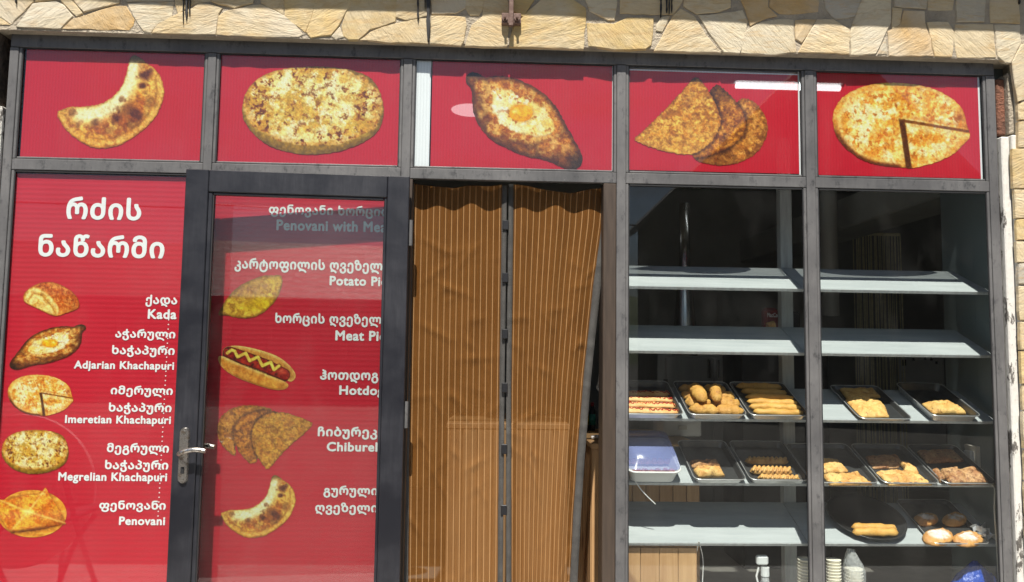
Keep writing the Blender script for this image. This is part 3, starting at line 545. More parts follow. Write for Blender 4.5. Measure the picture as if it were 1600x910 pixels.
@pfun((984, 114, 1206, 264))
def chiburek(x, y):
    h = fbm(x, y, 6, 15, 3); g = fbm(x*.8+y*.5, y-x*.3, 9, 8, 3); f = fbm(x, y, 30, 4)
    d1, d2, d3 = (sdf(x, y, P_)+(vnoise(x/2.2, y/2.2, 6)-.5)*2 for P_ in (CH1, CH2, CH3))
    def skin(a, b_, dk, d):
        c = lay(np.full(x.shape+(3,), tuple(map(float, a))), sm(.46, .62, g), b_); c = lay(c, sm(.5, .34, g)*.7, dk); c = lay(c, sm(.56, .70, h)*.55, dk); c = lay(c, sm(.40, .30, h)*.6, np.array(a)+26); return lay(c, sm(5, 0, d)*.55, dk)
    c = skin((206, 150, 82), (178, 116, 60), (120, 68, 40), d3); c = lay(c, sm(1160, 1140, x)*.4, (86, 48, 34))
    m = sm(-.6, .6, d2)[..., None]; k2 = skin((208, 146, 68), (176, 110, 50), (112, 62, 34), d2); k2 = lay(k2, sm(175, 140, y)*.6, (62, 40, 30)); c = lay(c, sm(-7, 0, d2)*.6, (48, 28, 22))*(1-m)+k2*m
    m = sm(-.6, .6, d1)[..., None]; k1 = skin((222, 172, 88), (200, 138, 60), (146, 86, 38), d1); k1 = lay(k1, sm(200, 240, y)*.35, (244, 200, 110)); k1 = lay(k1, sm(136, 120, y)*.6, (80, 60, 40)); c = lay(c, sm(-7, 0, d1)*.65, (44, 26, 20))*(1-m)+k1*m
    c = c*(1+(fbm(x, y, 3, 71, 2)-.5)[..., None]*.4); return c, np.maximum.reduce([d1, d2, d3])
IMO = chaikin([(1301, 185), (1304, 168), (1318, 150), (1340, 138), (1370, 130), (1405, 129), (1440, 133), (1472, 144), (1496, 160), (1508, 178), (1510, 196), (1518, 212), (1508, 224), (1492, 240), (1465, 254), (1440, 260), (1425, 264), (1410, 262), (1380, 260), (1350, 252), (1325, 236), (1308, 216), (1302, 200)])
@pfun((1296, 124, 1524, 270))
def imeretian(x, y):
    d = sdf(x, y, IMO)+(vnoise(x/4, y/4, 4)-.5)*1.2; g = fbm(x, y, 13, 28, 4); h = fbm(x, y, 6, 35, 3); f = fbm(x, y, 30, 13)
    c = lay(np.full(x.shape+(3,), (242., 196., 116.)), sm(.42, .6, f), (250, 216, 148)); c = lay(c, sm(.52, .64, g)*.85, (254, 240, 204)); c = lay(c, sm(.47, .36, g)*.75, (222, 148, 62)); c = lay(c, sm(.60, .70, h)*.7, (188, 104, 40)); c = lay(c, sm(.58, .68, fbm(x, y, 17, 66, 3))*.35, (206, 120, 44))
    e = np.hypot((x-1408)/104, (y-194)/66); c = lay(c, sm(.80, .98, e)*.55, (226, 158, 82)); c = lay(c, np.exp(-((e-.93)/.035)**2)*.35, (252, 224, 170))
    low = sm(8, 1, d)*sm(200, 235, y)*sm(1430, 1400, x); c = lay(c, low*.9, (86, 38, 18)); c = lay(c, sm(12, 2, d)*sm(1345, 1310, x)*sm(185, 215, y)*.8, (92, 44, 20))
    v = np.abs(x-(1409+(y-188)*.15)); c = lay(c, sm(6, 3.2, v)*sm(184, 190, y)*.9, (74, 40, 22)); c = lay(c, np.exp(-((x-(1409+(y-188)*.15)+9)/4.)**2)*sm(190, 205, y)*.5, (232, 190, 120))
    hz = y-(189+(x-1412)*.165); c = lay(c, sm(3.4, 1.4, np.abs(hz))*sm(1406, 1414, x)*.85, (110, 62, 30)); c = lay(c, np.exp(-((hz-8)/4.)**2)*sm(1412, 1425, x)*.5, (252, 230, 176)); c = lay(c, np.exp(-((hz+7)/3.5)**2)*sm(1412, 1425, x)*.45, (190, 112, 50))
    c = lay(c, np.exp(-(np.hypot((x-1500)/7, (y-184+0)/7))**2)*.8, (150, 76, 40)); c = c*(1+(fbm(x, y, 3.4, 91, 2)-.5)[..., None]*.3); c = lay(c, sm(2, 0, d)*.35, (150, 96, 46)); return c, d
KAD = chaikin([(36, 462), (40, 455), (50, 448), (62, 442), (80, 440), (97, 446), (112, 455), (121, 465), (125, 476), (122, 483), (108, 488), (92, 494), (82, 494), (70, 488), (55, 481), (37, 473)])
KAF = chaikin([(36, 466), (44, 450), (58, 448), (78, 460), (93, 480), (92, 492), (84, 494), (70, 488), (37, 473)])
@pfun((33, 437, 128, 497))
def kada(x, y):
    d = sdf(x, y, KAD)+(vnoise(x/2, y/2, 4)-.5)*.8; g = fbm(x, y, 6, 8, 3); h = fbm(x, y, 2.6, 5, 2); di = sdf(x, y, KAF)
    c = lay(np.full(x.shape+(3,), (196., 106., 54.)), sm(.45, .6, g), (226, 150, 90)); c = lay(c, sm(.55, .65, h)*.6, (120, 52, 28)); c = lay(c, sm(476, 490, y)*.4, (214, 150, 80))
    fc = lay(np.full(x.shape+(3,), (238., 206., 140.)), sm(.5, .65, g), (214, 164, 90)); r = sdl(x, y, [(44, 470), (52, 458), (66, 462), (80, 478), (86, 488)]); fc = lay(fc, np.exp(-(r/1.5)**2)*.7, (168, 116, 58)); fc = lay(fc, np.exp(-((r-5)/1.6)**2)*.5, (250, 228, 176)); fc = lay(fc, sm(2.5, .5, di)*.55, (190, 122, 60))
    m = sm(-.6, .6, di)[..., None]; c = c*(1-m)+fc*m; return lay(c*(1+(h-.5)[..., None]*.3), sm(1.6, 0, d)*.5, (110, 60, 30)), d
PEN = np.array([(-6, 781), (12, 781), (40, 774), (62, 773), (71, 761), (78, 775), (93, 798), (103, 819), (60, 829), (17, 834), (12, 826), (-6, 798)], float)
@pfun((-6, 758, 106, 842))
def penovani(x, y):
    e = 1-np.hypot((x-50)/54., (y-803)/37.); dp = sdf(x, y, PEN)+(vnoise(x/3, y/3, 4)-.5)*.8; g = fbm(x, y, 9, 8, 4); h = fbm(x, y, 3.5, 5, 3)
    wd = lay(np.full(x.shape+(3,), (232., 170., 86.)), sm(.4, .6, fbm(x*.2, y, 3, 4, 2))*.6, (206, 138, 58)); wd = lay(wd, sm(-5, 1, dp)*.5, (110, 64, 30))
    c = lay(np.full(x.shape+(3,), (240., 180., 78.)), sm(.46, .62, g), (216, 130, 56)); c = lay(c, sm(.56, .68, h)*.5, (160, 78, 38)); c = lay(c, sm(15, 55, (x-45)*.75+(y-800))*.6, (150, 76, 48)); c = lay(c, np.exp(-(np.hypot((x-44)/8, (y-800)/5))**2), (255, 232, 150))
    for P_ in ([(0, 782), (44, 800), (103, 818)], [(44, 800), (70, 766)], [(44, 800), (15, 832)], [(20, 774), (70, 772)]): c = lay(c, np.exp(-(sdl(x, y, P_)/1.6)**2)*.55, (255, 224, 150))
    c = lay(c, sm(826, 833, y+(x-20)*.12)*.8, (84, 44, 28))
    m = sm(-.6, .6, dp)[..., None]; c = wd*(1-m)+c*m; return c*(1+(h-.5)[..., None]*.25), np.maximum(e*36, dp)
POT = chaikin([(341, 494), (342, 487), (348, 477), (358, 461), (375, 446), (395, 436), (415, 430), (428, 431), (438, 429), (442, 437), (440, 451), (432, 468), (420, 482), (405, 493), (388, 498), (370, 497), (352, 492)])
@pfun((337, 425, 446, 502))
def potato(x, y):
    d = sdf(x, y, POT)+(vnoise(x/2.5, y/2.5, 4)-.5)*.9; g = fbm(x, y, 7, 8, 4); h = fbm(x, y, 3, 5, 3)
    c = lay(np.full(x.shape+(3,), (226., 186., 86.)), sm(.44, .62, g)*.7, (160, 112, 54)); c = lay(c, np.exp(-(np.hypot((x-392)/26, (y-453)/15))**2)*.5, (142, 88, 62)); c = lay(c, np.exp(-(np.hypot((x-408)/22, (y-474)/10))**2)*.85, (226, 190, 40)); c = lay(c, np.exp(-(np.hypot((x-386)/14, (y-482)/6))**2)*.5, (206, 176, 40))
    return lay(c*(1+(h-.5)[..., None]*.32), sm(5, 0, d)*.6, (112, 72, 36)), d
HF = chaikin([(340, 563), (342, 556), (350, 557), (370, 567), (410, 583), (440, 594), (451, 600), (450, 606), (440, 610), (425, 609), (395, 600), (365, 588), (348, 576)]); HB = chaikin([(350, 546), (360, 540), (380, 541), (410, 548), (437, 558), (455, 573), (463, 586), (460, 594), (452, 598), (440, 585), (400, 560)])
@pfun((336, 535, 467, 614))
def hotdog(x, y):
    g = fbm(x, y, 9, 8, 3); h = fbm(x, y, 4, 5, 3); db = sdf(x, y, HB); df = sdf(x, y, HF); ds = 10.5-sdl(x, y, [(358, 552), (385, 561), (415, 572), (443, 586)])
    c = lay(np.full(x.shape+(3,), (206., 150., 84.)), sm(6, 0, db)*.8, (246, 214, 150)); c = lay(c, sm(430, 460, x)*.3, (150, 96, 50))
    s = lay(np.full(x.shape+(3,), (142., 26., 24.)), sm(.45, .6, h)*.7, (186, 62, 50)); s = lay(s, sm(.58, .7, fbm(x, y, 5, 66, 2)), (92, 12, 14)); s = lay(s, sm(3, 0, ds)*.7, (60, 10, 12)); s = lay(s, np.exp(-(np.hypot((x-440)/6, (y-580)/5))**2)*.8, (214, 110, 96)); m = sm(-.6, .6, ds)[..., None]; c = c*(1-m)+s*m
    f = lay(np.full(x.shape+(3,), (222., 160., 84.)), sm(.45, .62, g)*.6, (190, 118, 54)); f = lay(f, sm(5.5, 1, df)*sm(600, 560, y-(x-395)*.33)*.9, (248, 222, 168)); f = lay(f, sm(4, 0, df)*sm(592, 606, y-(x-420)*.25)*.8, (150, 92, 44)); m = sm(-.6, .6, df)[..., None]; c = lay(c, sm(-4, 0, df)*.7*(ds > -1), (50, 12, 12))*(1-m)+f*m
    z = 2.3-sdl(x, y, [(355, 552), (362, 547), (367, 549), (371, 558), (384, 552), (390, 564), (403, 558), (410, 572), (423, 566), (428, 578), (436, 572)]); c = lay(c, sm(-2.2, 0, z)*.5, (90, 20, 14)); c = lay(c, sm(-.5, .5, z), (240, 204, 106)); return c, np.maximum.reduce([db, df, ds])

# ------------------------------------------------------------------ lettering
def letters(text, box, Y, parent, bold=.022):
    """box: left, top, right, bottom of the drawn line in the photograph, laid flat on y = Y; one object per word"""
    c = bpy.data.curves.new('lettering', 'FONT'); c.body = text; c.size = 1; c.resolution_u = 3; c.space_character = 1.08
    o = bpy.data.objects.new('lettering', c); COL.objects.link(o); bpy.context.view_layer.update()
    me = bpy.data.meshes.new_from_object(o.evaluated_get(bpy.context.evaluated_depsgraph_get())); bpy.data.objects.remove(o)
    n = len(me.vertices); co = np.empty(n*3); me.vertices.foreach_get('co', co); co = co.reshape(-1, 3)[:, :2]; fs = [tuple(p.vertices) for p in me.polygons]; bpy.data.meshes.remove(me)
    words_ = text.split(' '); cuts = []
    if len(words_) > 1:
        sx_ = np.sort(co[:, 0]); gaps = np.diff(sx_); cuts = sorted(float(sx_[i]+gaps[i]/2) for i in np.argsort(gaps)[-(len(words_)-1):])
    ks = [(0.0, 0.0)]+[(bold*math.cos(a), bold*math.sin(a)) for a in np.linspace(0, 2*math.pi, 9)[:-1]]   # heavy weight: the outline spread all round
    lo, hi = co.min(0)-bold, co.max(0)+bold
    tl, tr_, bl = at(box[0], box[1], Y), at(box[2], box[1], Y), at(box[0], box[3], Y); cz = at((box[0]+box[2])/2, (box[1]+box[3])/2, Y)[2]
    hgt, wid, x0 = tl[2]-bl[2], tr_[0]-tl[0], at(box[0], (box[1]+box[3])/2, Y)[0]; first = None
    side = np.searchsorted(cuts, co[:, 0]) if cuts else np.zeros(n, int)
    for wi, wd in enumerate(words_):
        ids = np.where(side == wi)[0]; mp_ = np.full(n, -1); mp_[ids] = np.arange(len(ids)); mb = MB(); wf = [tuple(mp_[list(f)]) for f in fs if side[f[0]] == wi]
        for q, (dx, dy) in enumerate(ks):
            u = (co[ids]+(dx, dy)-lo)/(hi-lo); mb.add(np.stack([x0+u[:, 0]*wid, np.full(len(ids), Y-.00002*q), cz-hgt/2+u[:, 1]*hgt], 1), wf)
        me = bpy.data.meshes.new('lettering'); me.from_pydata(mb.v, [], mb.f); ob = link('lettering', me, 'white_ink', parent); ob['label'] = 'white lettering reading '+wd
    return ob

# ------------------------------------------------------------------ posters behind the glass
PY, IY = .0180, .0165
def sheet(i, z0, z1, label, mat, name='food_poster', cat='poster', group='red food posters behind the shop front glass', pad=(0, 0, 0, 0), white=True):
    x0, x1 = MX[i]+HW[i]+.001, MX[i+1]-HW[i+1]-.001; t = thing(name, label, cat, ((x0+x1)/2, PY, z0), group)
    if white: MB().box(x0, x1, PY+.0015, PY+.004, z0, z1).build('backing', 'white_sheet', t)
    nx, nz = 12, 8; rg = np.random.default_rng(i+3); A = np.zeros((nz+1, nx+1, 3))
    for j in range(nz+1):
        for k in range(nx+1):
            A[j, k] = (x0+pad[0]+(x1-x0-pad[0]-pad[1])*k/nx, PY+rg.uniform(-.0004, .0004), z0+pad[2]+(z1-z0-pad[2]-pad[3])*j/nz)
    MB().grid(A).build('printed_sheet', mat, t, True); return t
A = (ZT+.004, ZH-.003); U = (1, 0, 1, 0)
t = sheet(0, *A, 'red poster with a browned crescent pie, far left of the upper row', 'red_film', pad=(.02, .006, .008, .0), white=False); put_print(calzone, U, IY, t)
t = sheet(1, *A, 'red poster with an oval speckled cheese bread, above the open door', 'red_film', pad=(.006, .006, .008, 0), white=False); put_print(megrelian, U, IY, t)
t = sheet(2, *A, 'red poster with a boat bread and egg yolk, above the doorway curtain', 'red_film', pad=(.078, .010, .008, 0), white=False); put_print(adjarian, U, IY, t)
x0 = MX[2]+HW[2]+.006; a = at(672, 180, PY)[0]; MB().box(x0, a, PY-.0012, PY+.001, A[0]+.006, A[1]).build('white_border', 'white_sheet', t); MB().box(MX[3]-HW[3]-.0165, MX[3]-HW[3]-.011, PY-.001, PY+.001, A[0], A[1]).build('white_border', 'white_sheet', t)
t = sheet(3, *A, 'red poster with three overlapping folded pies, left of the far right poster', 'red_film', pad=(.006, .018, .012, .008), white=False); put_print(chiburek, U, IY, t)
MB().box(MX[4]-HW[4]-.022, MX[4]-HW[4]-.016, PY-.001, PY+.001, A[0], A[1]).build('white_border', 'white_sheet', t); MB().box(MX[3]+HW[3]+.006, MX[4]-HW[4]-.023, PY-.001, PY+.001, A[1]-.014, A[1]-.009).build('white_border', 'white_sheet', t)
t = sheet(4, *A, 'red poster with a round cheese pie cut into a quarter, far right', 'red_film', pad=(.006, .022, .010, 0), white=False); put_print(imeretian, U, IY, t)
MB().box(MX[5]-HW[5]-.025, MX[5]-HW[5]-.018, PY-.001, PY+.001, A[0], A[1]).build('white_border', 'white_sheet', t)
T1 = sheet(0, .13, ZB-.012, 'tall red menu board listing khachapuri with five small pictures', 'red_sheet', 'menu_poster', group='tall red menu boards')
T2 = sheet(1, .13, ZB-.006, 'tall red menu board with hotdog picture seen through the glazed door', 'red_sheet', 'menu_poster', group='tall red menu boards')
put_print(kada, U, IY, T1, 'cut flaky roll', 1.0)
put_print(adjarian, (-.655, 611, .465, 454.5), IY, T1, 'boat bread with egg yolk', 1.0)
put_print(imeretian, (.477, -608.5, .481, 523.5), IY, T1, 'round pie with cut quarter', 1.0)
put_print(megrelian, (.473, -176.5, .50, 620), IY, T1, 'speckled oval bread', 1.0)
put_print(penovani, U, IY, T1, 'square puff pastry on a wooden plate', 1.0)
put_print(potato, U, IY, T2, 'yellow pointed potato pie', 1.0); put_print(hotdog, U, IY, T2, 'hotdog with zigzag mustard', 1.0)
put_print(lambda x, y: chiburek(y*1.0, x) if 0 else chiburek(x, y), U, IY, T2) if 0 else None
class Rot:                                            # the three folded pies once more, mirrored and turned with the tip pointing down
    box = (336, 628, 494, 740)
    def __call__(s, x, y):
        a = math.radians(-62); cx, cy_ = 415, 684; dx, dy = x-cx, y-cy_; k = 1.36
        return chiburek(1095-(dx*math.cos(a)-dy*math.sin(a))*k, 190+(dx*math.sin(a)+dy*math.cos(a))*k)
def chib_fold(x, y):
    h = fbm(x, y, 4.5, 15, 3); g = fbm(x*.8-y*.5, y+x*.3, 7, 8, 3)
    Q3 = chaikin([(339, 672), (342, 656), (352, 644), (368, 636), (385, 633), (410, 635), (430, 641), (400, 655), (372, 668), (366, 690), (370, 712), (362, 711), (350, 700), (341, 687)], 1); Q2 = chaikin([(364, 678), (368, 662), (380, 650), (400, 643), (420, 641), (440, 645), (420, 660), (402, 680), (400, 705), (404, 718), (394, 727), (382, 717), (370, 702)], 1); Q1 = chaikin([(393, 680), (396, 665), (406, 653), (420, 646), (445, 644), (462, 650), (478, 656), (491, 662), (478, 676), (458, 692), (440, 710), (428, 724), (418, 736), (410, 726), (401, 712), (395, 697)], 1)
    d1, d2, d3 = (sdf(x, y, P_)+(vnoise(x/2, y/2, 6)-.5)*1.6 for P_ in (Q1, Q2, Q3))
    def skin(a, b_, dk, d):
        c = lay(np.full(x.shape+(3,), tuple(map(float, a))), sm(.46, .62, g), b_); c = lay(c, sm(.48, .34, g)*.6, dk); c = lay(c, sm(.56, .70, h)*.5, dk); c = lay(c, sm(.40, .30, h)*.5, np.array(a)+22); return lay(c, sm(3.5, 0, d)*.45, dk)
    c = skin((204, 146, 76), (180, 118, 60), (116, 70, 42), d3)
    m = sm(-.6, .6, d2)[..., None]; c = lay(c, sm(-5, 0, d2)*.55, (60, 34, 28))*(1-m)+skin((196, 132, 64), (170, 106, 50), (106, 62, 38), d2)*m
    m = sm(-.6, .6, d1)[..., None]; c = lay(c, sm(-5, 0, d1)*.6, (56, 32, 26))*(1-m)+skin((204, 156, 74), (190, 130, 58), (140, 88, 42), d1)*m
    return c*(1+(fbm(x, y, 2.4, 71, 2)-.5)[..., None]*.35), np.maximum.reduce([d1, d2, d3])
chib_fold.box = (335, 629, 494, 740)
put_print(chib_fold, U, IY, T2, 'three folded pies', 1.0)
put_print(calzone, (.70, 282.5, .676, 684), IY, T2, 'browned crescent pie', 1.0)
for s, bx in (('რძის', (104, 308, 221, 344)), ('ნაწარმი', (60, 367, 257, 403)), ('ქადა', (227.5, 461, 277, 480)), ('Kada', (231, 483.5, 276, 499)), ('აჭარული', (180, 514.5, 274, 532.5)), ('ხაჭაპური', (175, 540, 273, 558.5)), ('Adjarian Khachapuri', (115.5, 564.5, 272, 581)), ('იმერული', (173, 603, 270, 621)), ('ხაჭაპური', (170, 629.5, 268, 648)), ('Imeretian Khachapuri', (101.5, 649.5, 267, 666)), ('მეგრული', (167, 692.5, 264, 711.5)), ('ხაჭაპური', (164, 719, 263, 738)), ('Megrelian Khachapuri', (91, 738.5, 261, 756)), ('ფენოვანი', (155, 782.5, 259, 800.5)), ('Penovani', (186, 807.5, 258, 821))):
    letters(s, bx, IY, T1, .032 if bx[3]-bx[1] > 30 else (.034 if s.isascii() else .036))
for s, bx in (('ფენოვანი ხორცით', (420, 321, 611, 341)), ('Penovani with Meat', (432, 345, 612, 362)), ('კარტოფილის ღვეზელი', (366.5, 405, 609, 427)), ('Potato Pie', (515, 432, 605, 447)), ('ხორცის ღვეზელი', (430, 490, 607, 511)), ('Meat Pie', (524, 517, 603, 533)), ('ჰოთდოგი', (500, 578, 603, 599)), ('Hotdog', (530, 603, 600, 622)), ('ჩიბურეკი', (496.5, 667, 602, 687)), ('Chibureki', (510.5, 691, 601, 706)), ('გურული', (505.5, 759, 590, 778)), ('ღვეზელი', (492.5, 785.5, 590, 805))):
    letters(s, bx, IY, T2, .034 if s.isascii() else .036)
dots = MB()
for k in range(44):                                   # a dotted white reflection, painted as ink dots down the menu board
    q = at(263.5-(k/43)*17, 500+k*7.3, IY); dots.tube([(q[0], q[1]+.0008, q[2]), (q[0], q[1], q[2])], .0026, 6)
o = dots.build('reflection_dots', 'white_ink', T1); o['kind'] = 'stuff'

# ------------------------------------------------------------------ the glazed door, swung right round over the second bay
DR = thing('glazed_door', 'dark metal glazed door swung fully open over the second menu board', 'door', (-.289, -.049, .12), rot=(0, 0, math.radians(3.0)))
def dpart(mb, name, mat, parent=None, smooth=False):
    o = link(name, mb.mesh(name, smooth), mat)
    o.parent = parent or DR; return o
DZ, DW, ST = 1.866, .836, .084
for a, c in ((-DW, -DW+ST), (-ST, -.0)): dpart(MB().box(a, c, -.017, .017, 0, DZ, .003), 'stile', 'door_metal')
for a, c in ((DZ-.085, DZ-.0005), (.0005, .2)): dpart(MB().box(-DW+ST+.0005, -ST-.0005, -.0165, .0165, a, c, .003), 'rail', 'door_metal')
gx0, gx1, gz0, gz1 = -DW+ST, -ST, .2, DZ-.085
for a, c in ((gx0, gx0+.016), (gx1-.012, gx1)): dpart(MB().box(a, c, -.012, .012, gz0, gz1, .003), 'glazing_bead', 'door_metal')
for a, c in ((gz0, gz0+.012), (gz1-.010, gz1)): dpart(MB().box(gx0+.0165, gx1-.0125, -.0115, .0115, a, c, .003), 'glazing_bead', 'door_metal')
dpart(MB().box(gx0+.017, gx0+.021, -.009, .009, gz0+.013, gz1-.011), 'gasket', 'dark_rubber')
dpart(MB().box(gx0+.004, gx1-.004, -.002, .002, gz0+.004, gz1-.004), 'glass_pane', 'clear_glass')
RI = Matrix.Rotation(math.radians(-3.0), 4, 'Z') @ Matrix.Translation((.289, .049, -.12))
def dl(px, py, dy=-.018):                             # a photograph point on the door's face, in the door's own coordinates
    P0 = Vector(CAM); d = Vector(ray(px, py)); a = RI @ P0; b_ = RI @ (P0+d); d = b_-a; t = (dy-a.y)/d.y; return a+d*t
a, c = dl(277.5, 756), dl(297, 668)
hx = (a.x+c.x)/2; z0, z1 = a.z, c.z; hw = .0185
prof = [(hx+hw*math.cos(q), z1-hw+hw*math.sin(q)) for q in np.linspace(0, math.pi, 9)]+[(hx+hw*math.cos(q), z0+hw+hw*math.sin(q)) for q in np.linspace(math.pi, 2*math.pi, 9)]
def plate(y0, y1):
    n = len(prof); V = [(x, y0, z) for x, z in prof]+[(hx+(x-hx)*.8, y1, (z0+z1)/2+(z-(z0+z1)/2)*.97) for x, z in prof]
    return MB().add(V, [(i, (i+1) % n, n+(i+1) % n, n+i) for i in range(n)]+[tuple(range(n)), tuple(range(n, 2*n))])
HD = dpart(plate(-.0175, -.026), 'handle_plate', 'worn_chrome')
for sgn in (-1, 1):
    p1, p2, p3, p4 = (dl(*q) for q in ((283, 708), (292, 703.5), (310, 700), (326, 703)))
    y = -.027 if sgn < 0 else .027
    pts = [(p1.x, y*.75, p1.z), (p1.x+.001, y*1.5, p1.z), (p1.x+.006, y*1.95, p1.z+.001), (p2.x, y*2.05, p2.z), (p3.x, y*2.05, p3.z), (p4.x, y*2.0, p4.z)]
    lv = MB().tube(chaikin(pts, 2, False), .0092, 10); o = link('lever', lv.mesh('lever', True), 'worn_chrome'); o.parent = HD if sgn < 0 else DR
    if sgn > 0: dpart(plate(.0175, .026), 'handle_plate', 'worn_chrome')
kz = z0+(z1-z0)*.26
for nm, mbx in (('key_cylinder', MB().box(hx-.006, hx+.006, -.0305, -.024, kz-.016, kz+.008, .002)), ('screw', MB().tube([(hx, -.024, z1-.016), (hx, -.0285, z1-.016)], .006, 10)), ('screw', MB().tube([(hx, -.024, z0+.016), (hx, -.0285, z0+.016)], .006, 10))):
    o = link(nm, mbx.mesh(nm), 'dark_rubber' if nm == 'key_cylinder' else 'worn_chrome'); o.parent = HD
for z in (.45, 1.45):                                 # latch keeps behind the free edge that throw the stepped shadow
    pass
for z in (.25, .95, 1.65): dpart(MB().tube([(.006, .012, z-.05), (.006, .012, z+.05)], .009, 10), 'hinge', 'worn_metal')

# ------------------------------------------------------------------ fly curtain, two halves
CYD = .06
def interp(P, y):
    P = np.array(P, float); return np.interp(y, P[:, 1], P[:, 0])
def curtain(lp, rp_, top, label, seed, bl, br):
    T = thing('door_curtain', label, 'curtain', tuple(at((lp[0][0]+rp_[0][0])/2, 300, CYD)), 'halves of the brown doorway curtain')
    nu, nv = 70, 190; rows = np.linspace(0, 1, nv); G = np.zeros((nv, nu, 3)); uvs = np.zeros((nv, nu, 2)); rg = np.random.default_rng(seed)
    wr = [(rg.uniform(0, 1), rg.uniform(.12, .98), rg.uniform(-.9, .9), rg.uniform(.03, .11), rg.uniform(.0015, .0045)) for _ in range(46)]
    for j, v in enumerate(rows):
        u = np.linspace(0, 1, nu); yt = np.interp(u, [q[0] for q in top], [q[1] for q in top]); y = yt+(1035-yt)*v
        xl, xr = interp(lp, y), interp(rp_, y); x = xl+(xr-xl)*u
        xl2 = at_arr(x, y, CYD)
        fold = .006*np.sin(u*8.2+seed*1.7+.8*math.sin(v*3+seed))*(.5+.8*v)+.006*np.sin(u*17+seed*3+2*v)+.007*np.sin(v*5.5+u*2.2+seed)*v
        for (a, b_, sl, ln, am) in wr:
            t_ = (u-a)*.5*math.cos(sl)+(v-b_)*math.sin(sl)*1.6; n_ = -(u-a)*.5*math.sin(sl)+(v-b_)*1.6*math.cos(sl); fold = fold+am*np.exp(-(n_/.012)**2-(t_/ln)**2)
        xl2[:, 1] += -fold; s = (xl2[:, 1]-CAM[1])/(CYD-CAM[1]); xl2[:, 0] = CAM[0]+(xl2[:, 0]-CAM[0])*1.0
        G[j] = xl2; uvs[j, :, 0] = u; uvs[j, :, 1] = v
    def strip(c0, c1, mat, name, off=0):
        g = G[:, c0:c1].copy(); g[:, :, 1] += off; mb = MB().grid(g); me = mb.mesh(name, True)
        if mat == 'curtain_mesh':
            ul = me.uv_layers.new(name='UVMap'); uf = uvs[:, c0:c1].reshape(-1, 2); ids = np.empty(len(me.loops), int); me.loops.foreach_get('vertex_index', ids); ul.data.foreach_set('uv', uf[ids].ravel())
        o = link(name, me, mat, T); return o
    strip(0, nu, 'curtain_mesh', 'mesh_panel')
    for side, wdt in ((0, bl), (nu-1, br)):           # cloth binding sewn along both long edges
        e = G[:, side]; nb = 3; B = np.zeros((nv, nb, 3)); d = -1 if side == 0 else 1
        for k in range(nb): B[:, k] = e+np.array([d*wdt*k/(nb-1), -.004-.003*math.sin(k), 0])+np.stack([np.zeros(nv), .002*np.sin(rows*40+k), np.zeros(nv)], 1)
        B[:, 0, 0] -= d*.004
        o = link('edge_binding', MB().grid(B).mesh('b', True), 'grey_binding', T); m = o.modifiers.new('thickness', 'SOLIDIFY'); m.thickness = .003
    return T, G
LC, GL = curtain([(646, 285), (643, 420), (640, 560), (638, 700), (636, 920), (635, 1035)], [(786, 285), (784, 450), (782, 600), (780, 800), (779, 930), (778, 1035)], [(0, 287), (.25, 292), (.45, 294), (.6, 291), (.85, 291), (1, 289)], 'brown striped mesh curtain half hanging straight beside the open door', 1, .024, .016)
RC, GR = curtain([(801, 285), (799, 450), (797, 600), (797, 800), (797, 930), (797, 1035)], [(947, 285), (942, 350), (935, 400), (929, 444), (921, 520), (913, 596), (908, 660), (903, 719), (897, 810), (891, 930), (886, 1035)], [(0, 288), (.2, 292), (.45, 300), (.62, 302), (.85, 296), (1, 294)], 'brown striped mesh curtain half pulled in at the counter side', 2, .016, .026)
for k, yy in enumerate((352, 434, 522, 606, 702, 797)):
    q = at(790+(yy-350)*-.006, yy, .045); MB().box(q[0]-.012, q[0]+.012, .040, .050, q[2]-.019, q[2]+.019, .002).build('magnet_clip', 'black_plastic', LC if k % 2 else RC)
# ------------------------------------------------------------------ display shelves
TILT = math.radians(24); RZ = [1.591, 1.328, 1.057, .801, .564]; YF = .09
DIR = np.array([0, math.cos(TILT), math.sin(TILT)]); NRM = np.array([0, -math.sin(TILT), math.cos(TILT)])
SH = thing('display_shelves', 'grey painted sloping display shelves standing behind the window glass', 'shelving', (1.35, .28, .12))
for r, z in enumerate(RZ):
    for x0, x1 in ((.585, 1.326), (1.328, 2.122)):
        o = link('shelf_board', MB().box(x0, x1, 0, .272, -.014, 0, .002).mesh('shelf_board'), 'painted_shelf'); o.rotation_euler = (TILT, 0, 0); o.location = (0, YF, z); bpy.context.view_layer.update()
        o.parent = SH; o.matrix_parent_inverse = SH.matrix_world.inverted()
        e = link('edge_strip', MB().box(x0+.001, x1-.001, -.003, -.0003, -.0135, -.0008, .0008).mesh('edge_strip'), 'grey_timber'); e.parent = o
for x0, x1 in ((.575, .625), (1.338, 1.392)):
    MB().box(x0, x1, .350, .392, .12, 2.3 if x0 > 1 and x0 < 2 else 1.75, .002).build('upright', 'grey_timber', SH)
    for z in RZ: MB().tube([(x0+.02, .35, z+.02), (x0+.02, .26, z+.035), (x0+.02, .13, z-.006)], .006, 6).build('bracket', 'grey_timber', SH)
def tp(row, px, py, up=0.0):                          # a photograph point on a shelf's sloping plane -> x, distance up the slope
    P0 = np.array([0, YF, RZ[row]])+NRM*up; d = ray(px, py); t = ((P0-CAM) @ NRM)/(d @ NRM); h = CAM+d*t; return h[0], (h-P0) @ DIR
def on_shelf(o, row, x, v, up, ang=0.0):
    P = np.array([x, YF, RZ[row]])+DIR*v+NRM*up
    o.matrix_world = Matrix.Translation(P) @ Matrix.Rotation(TILT, 4, 'X') @ Matrix.Rotation(ang, 4, 'Z'); return o
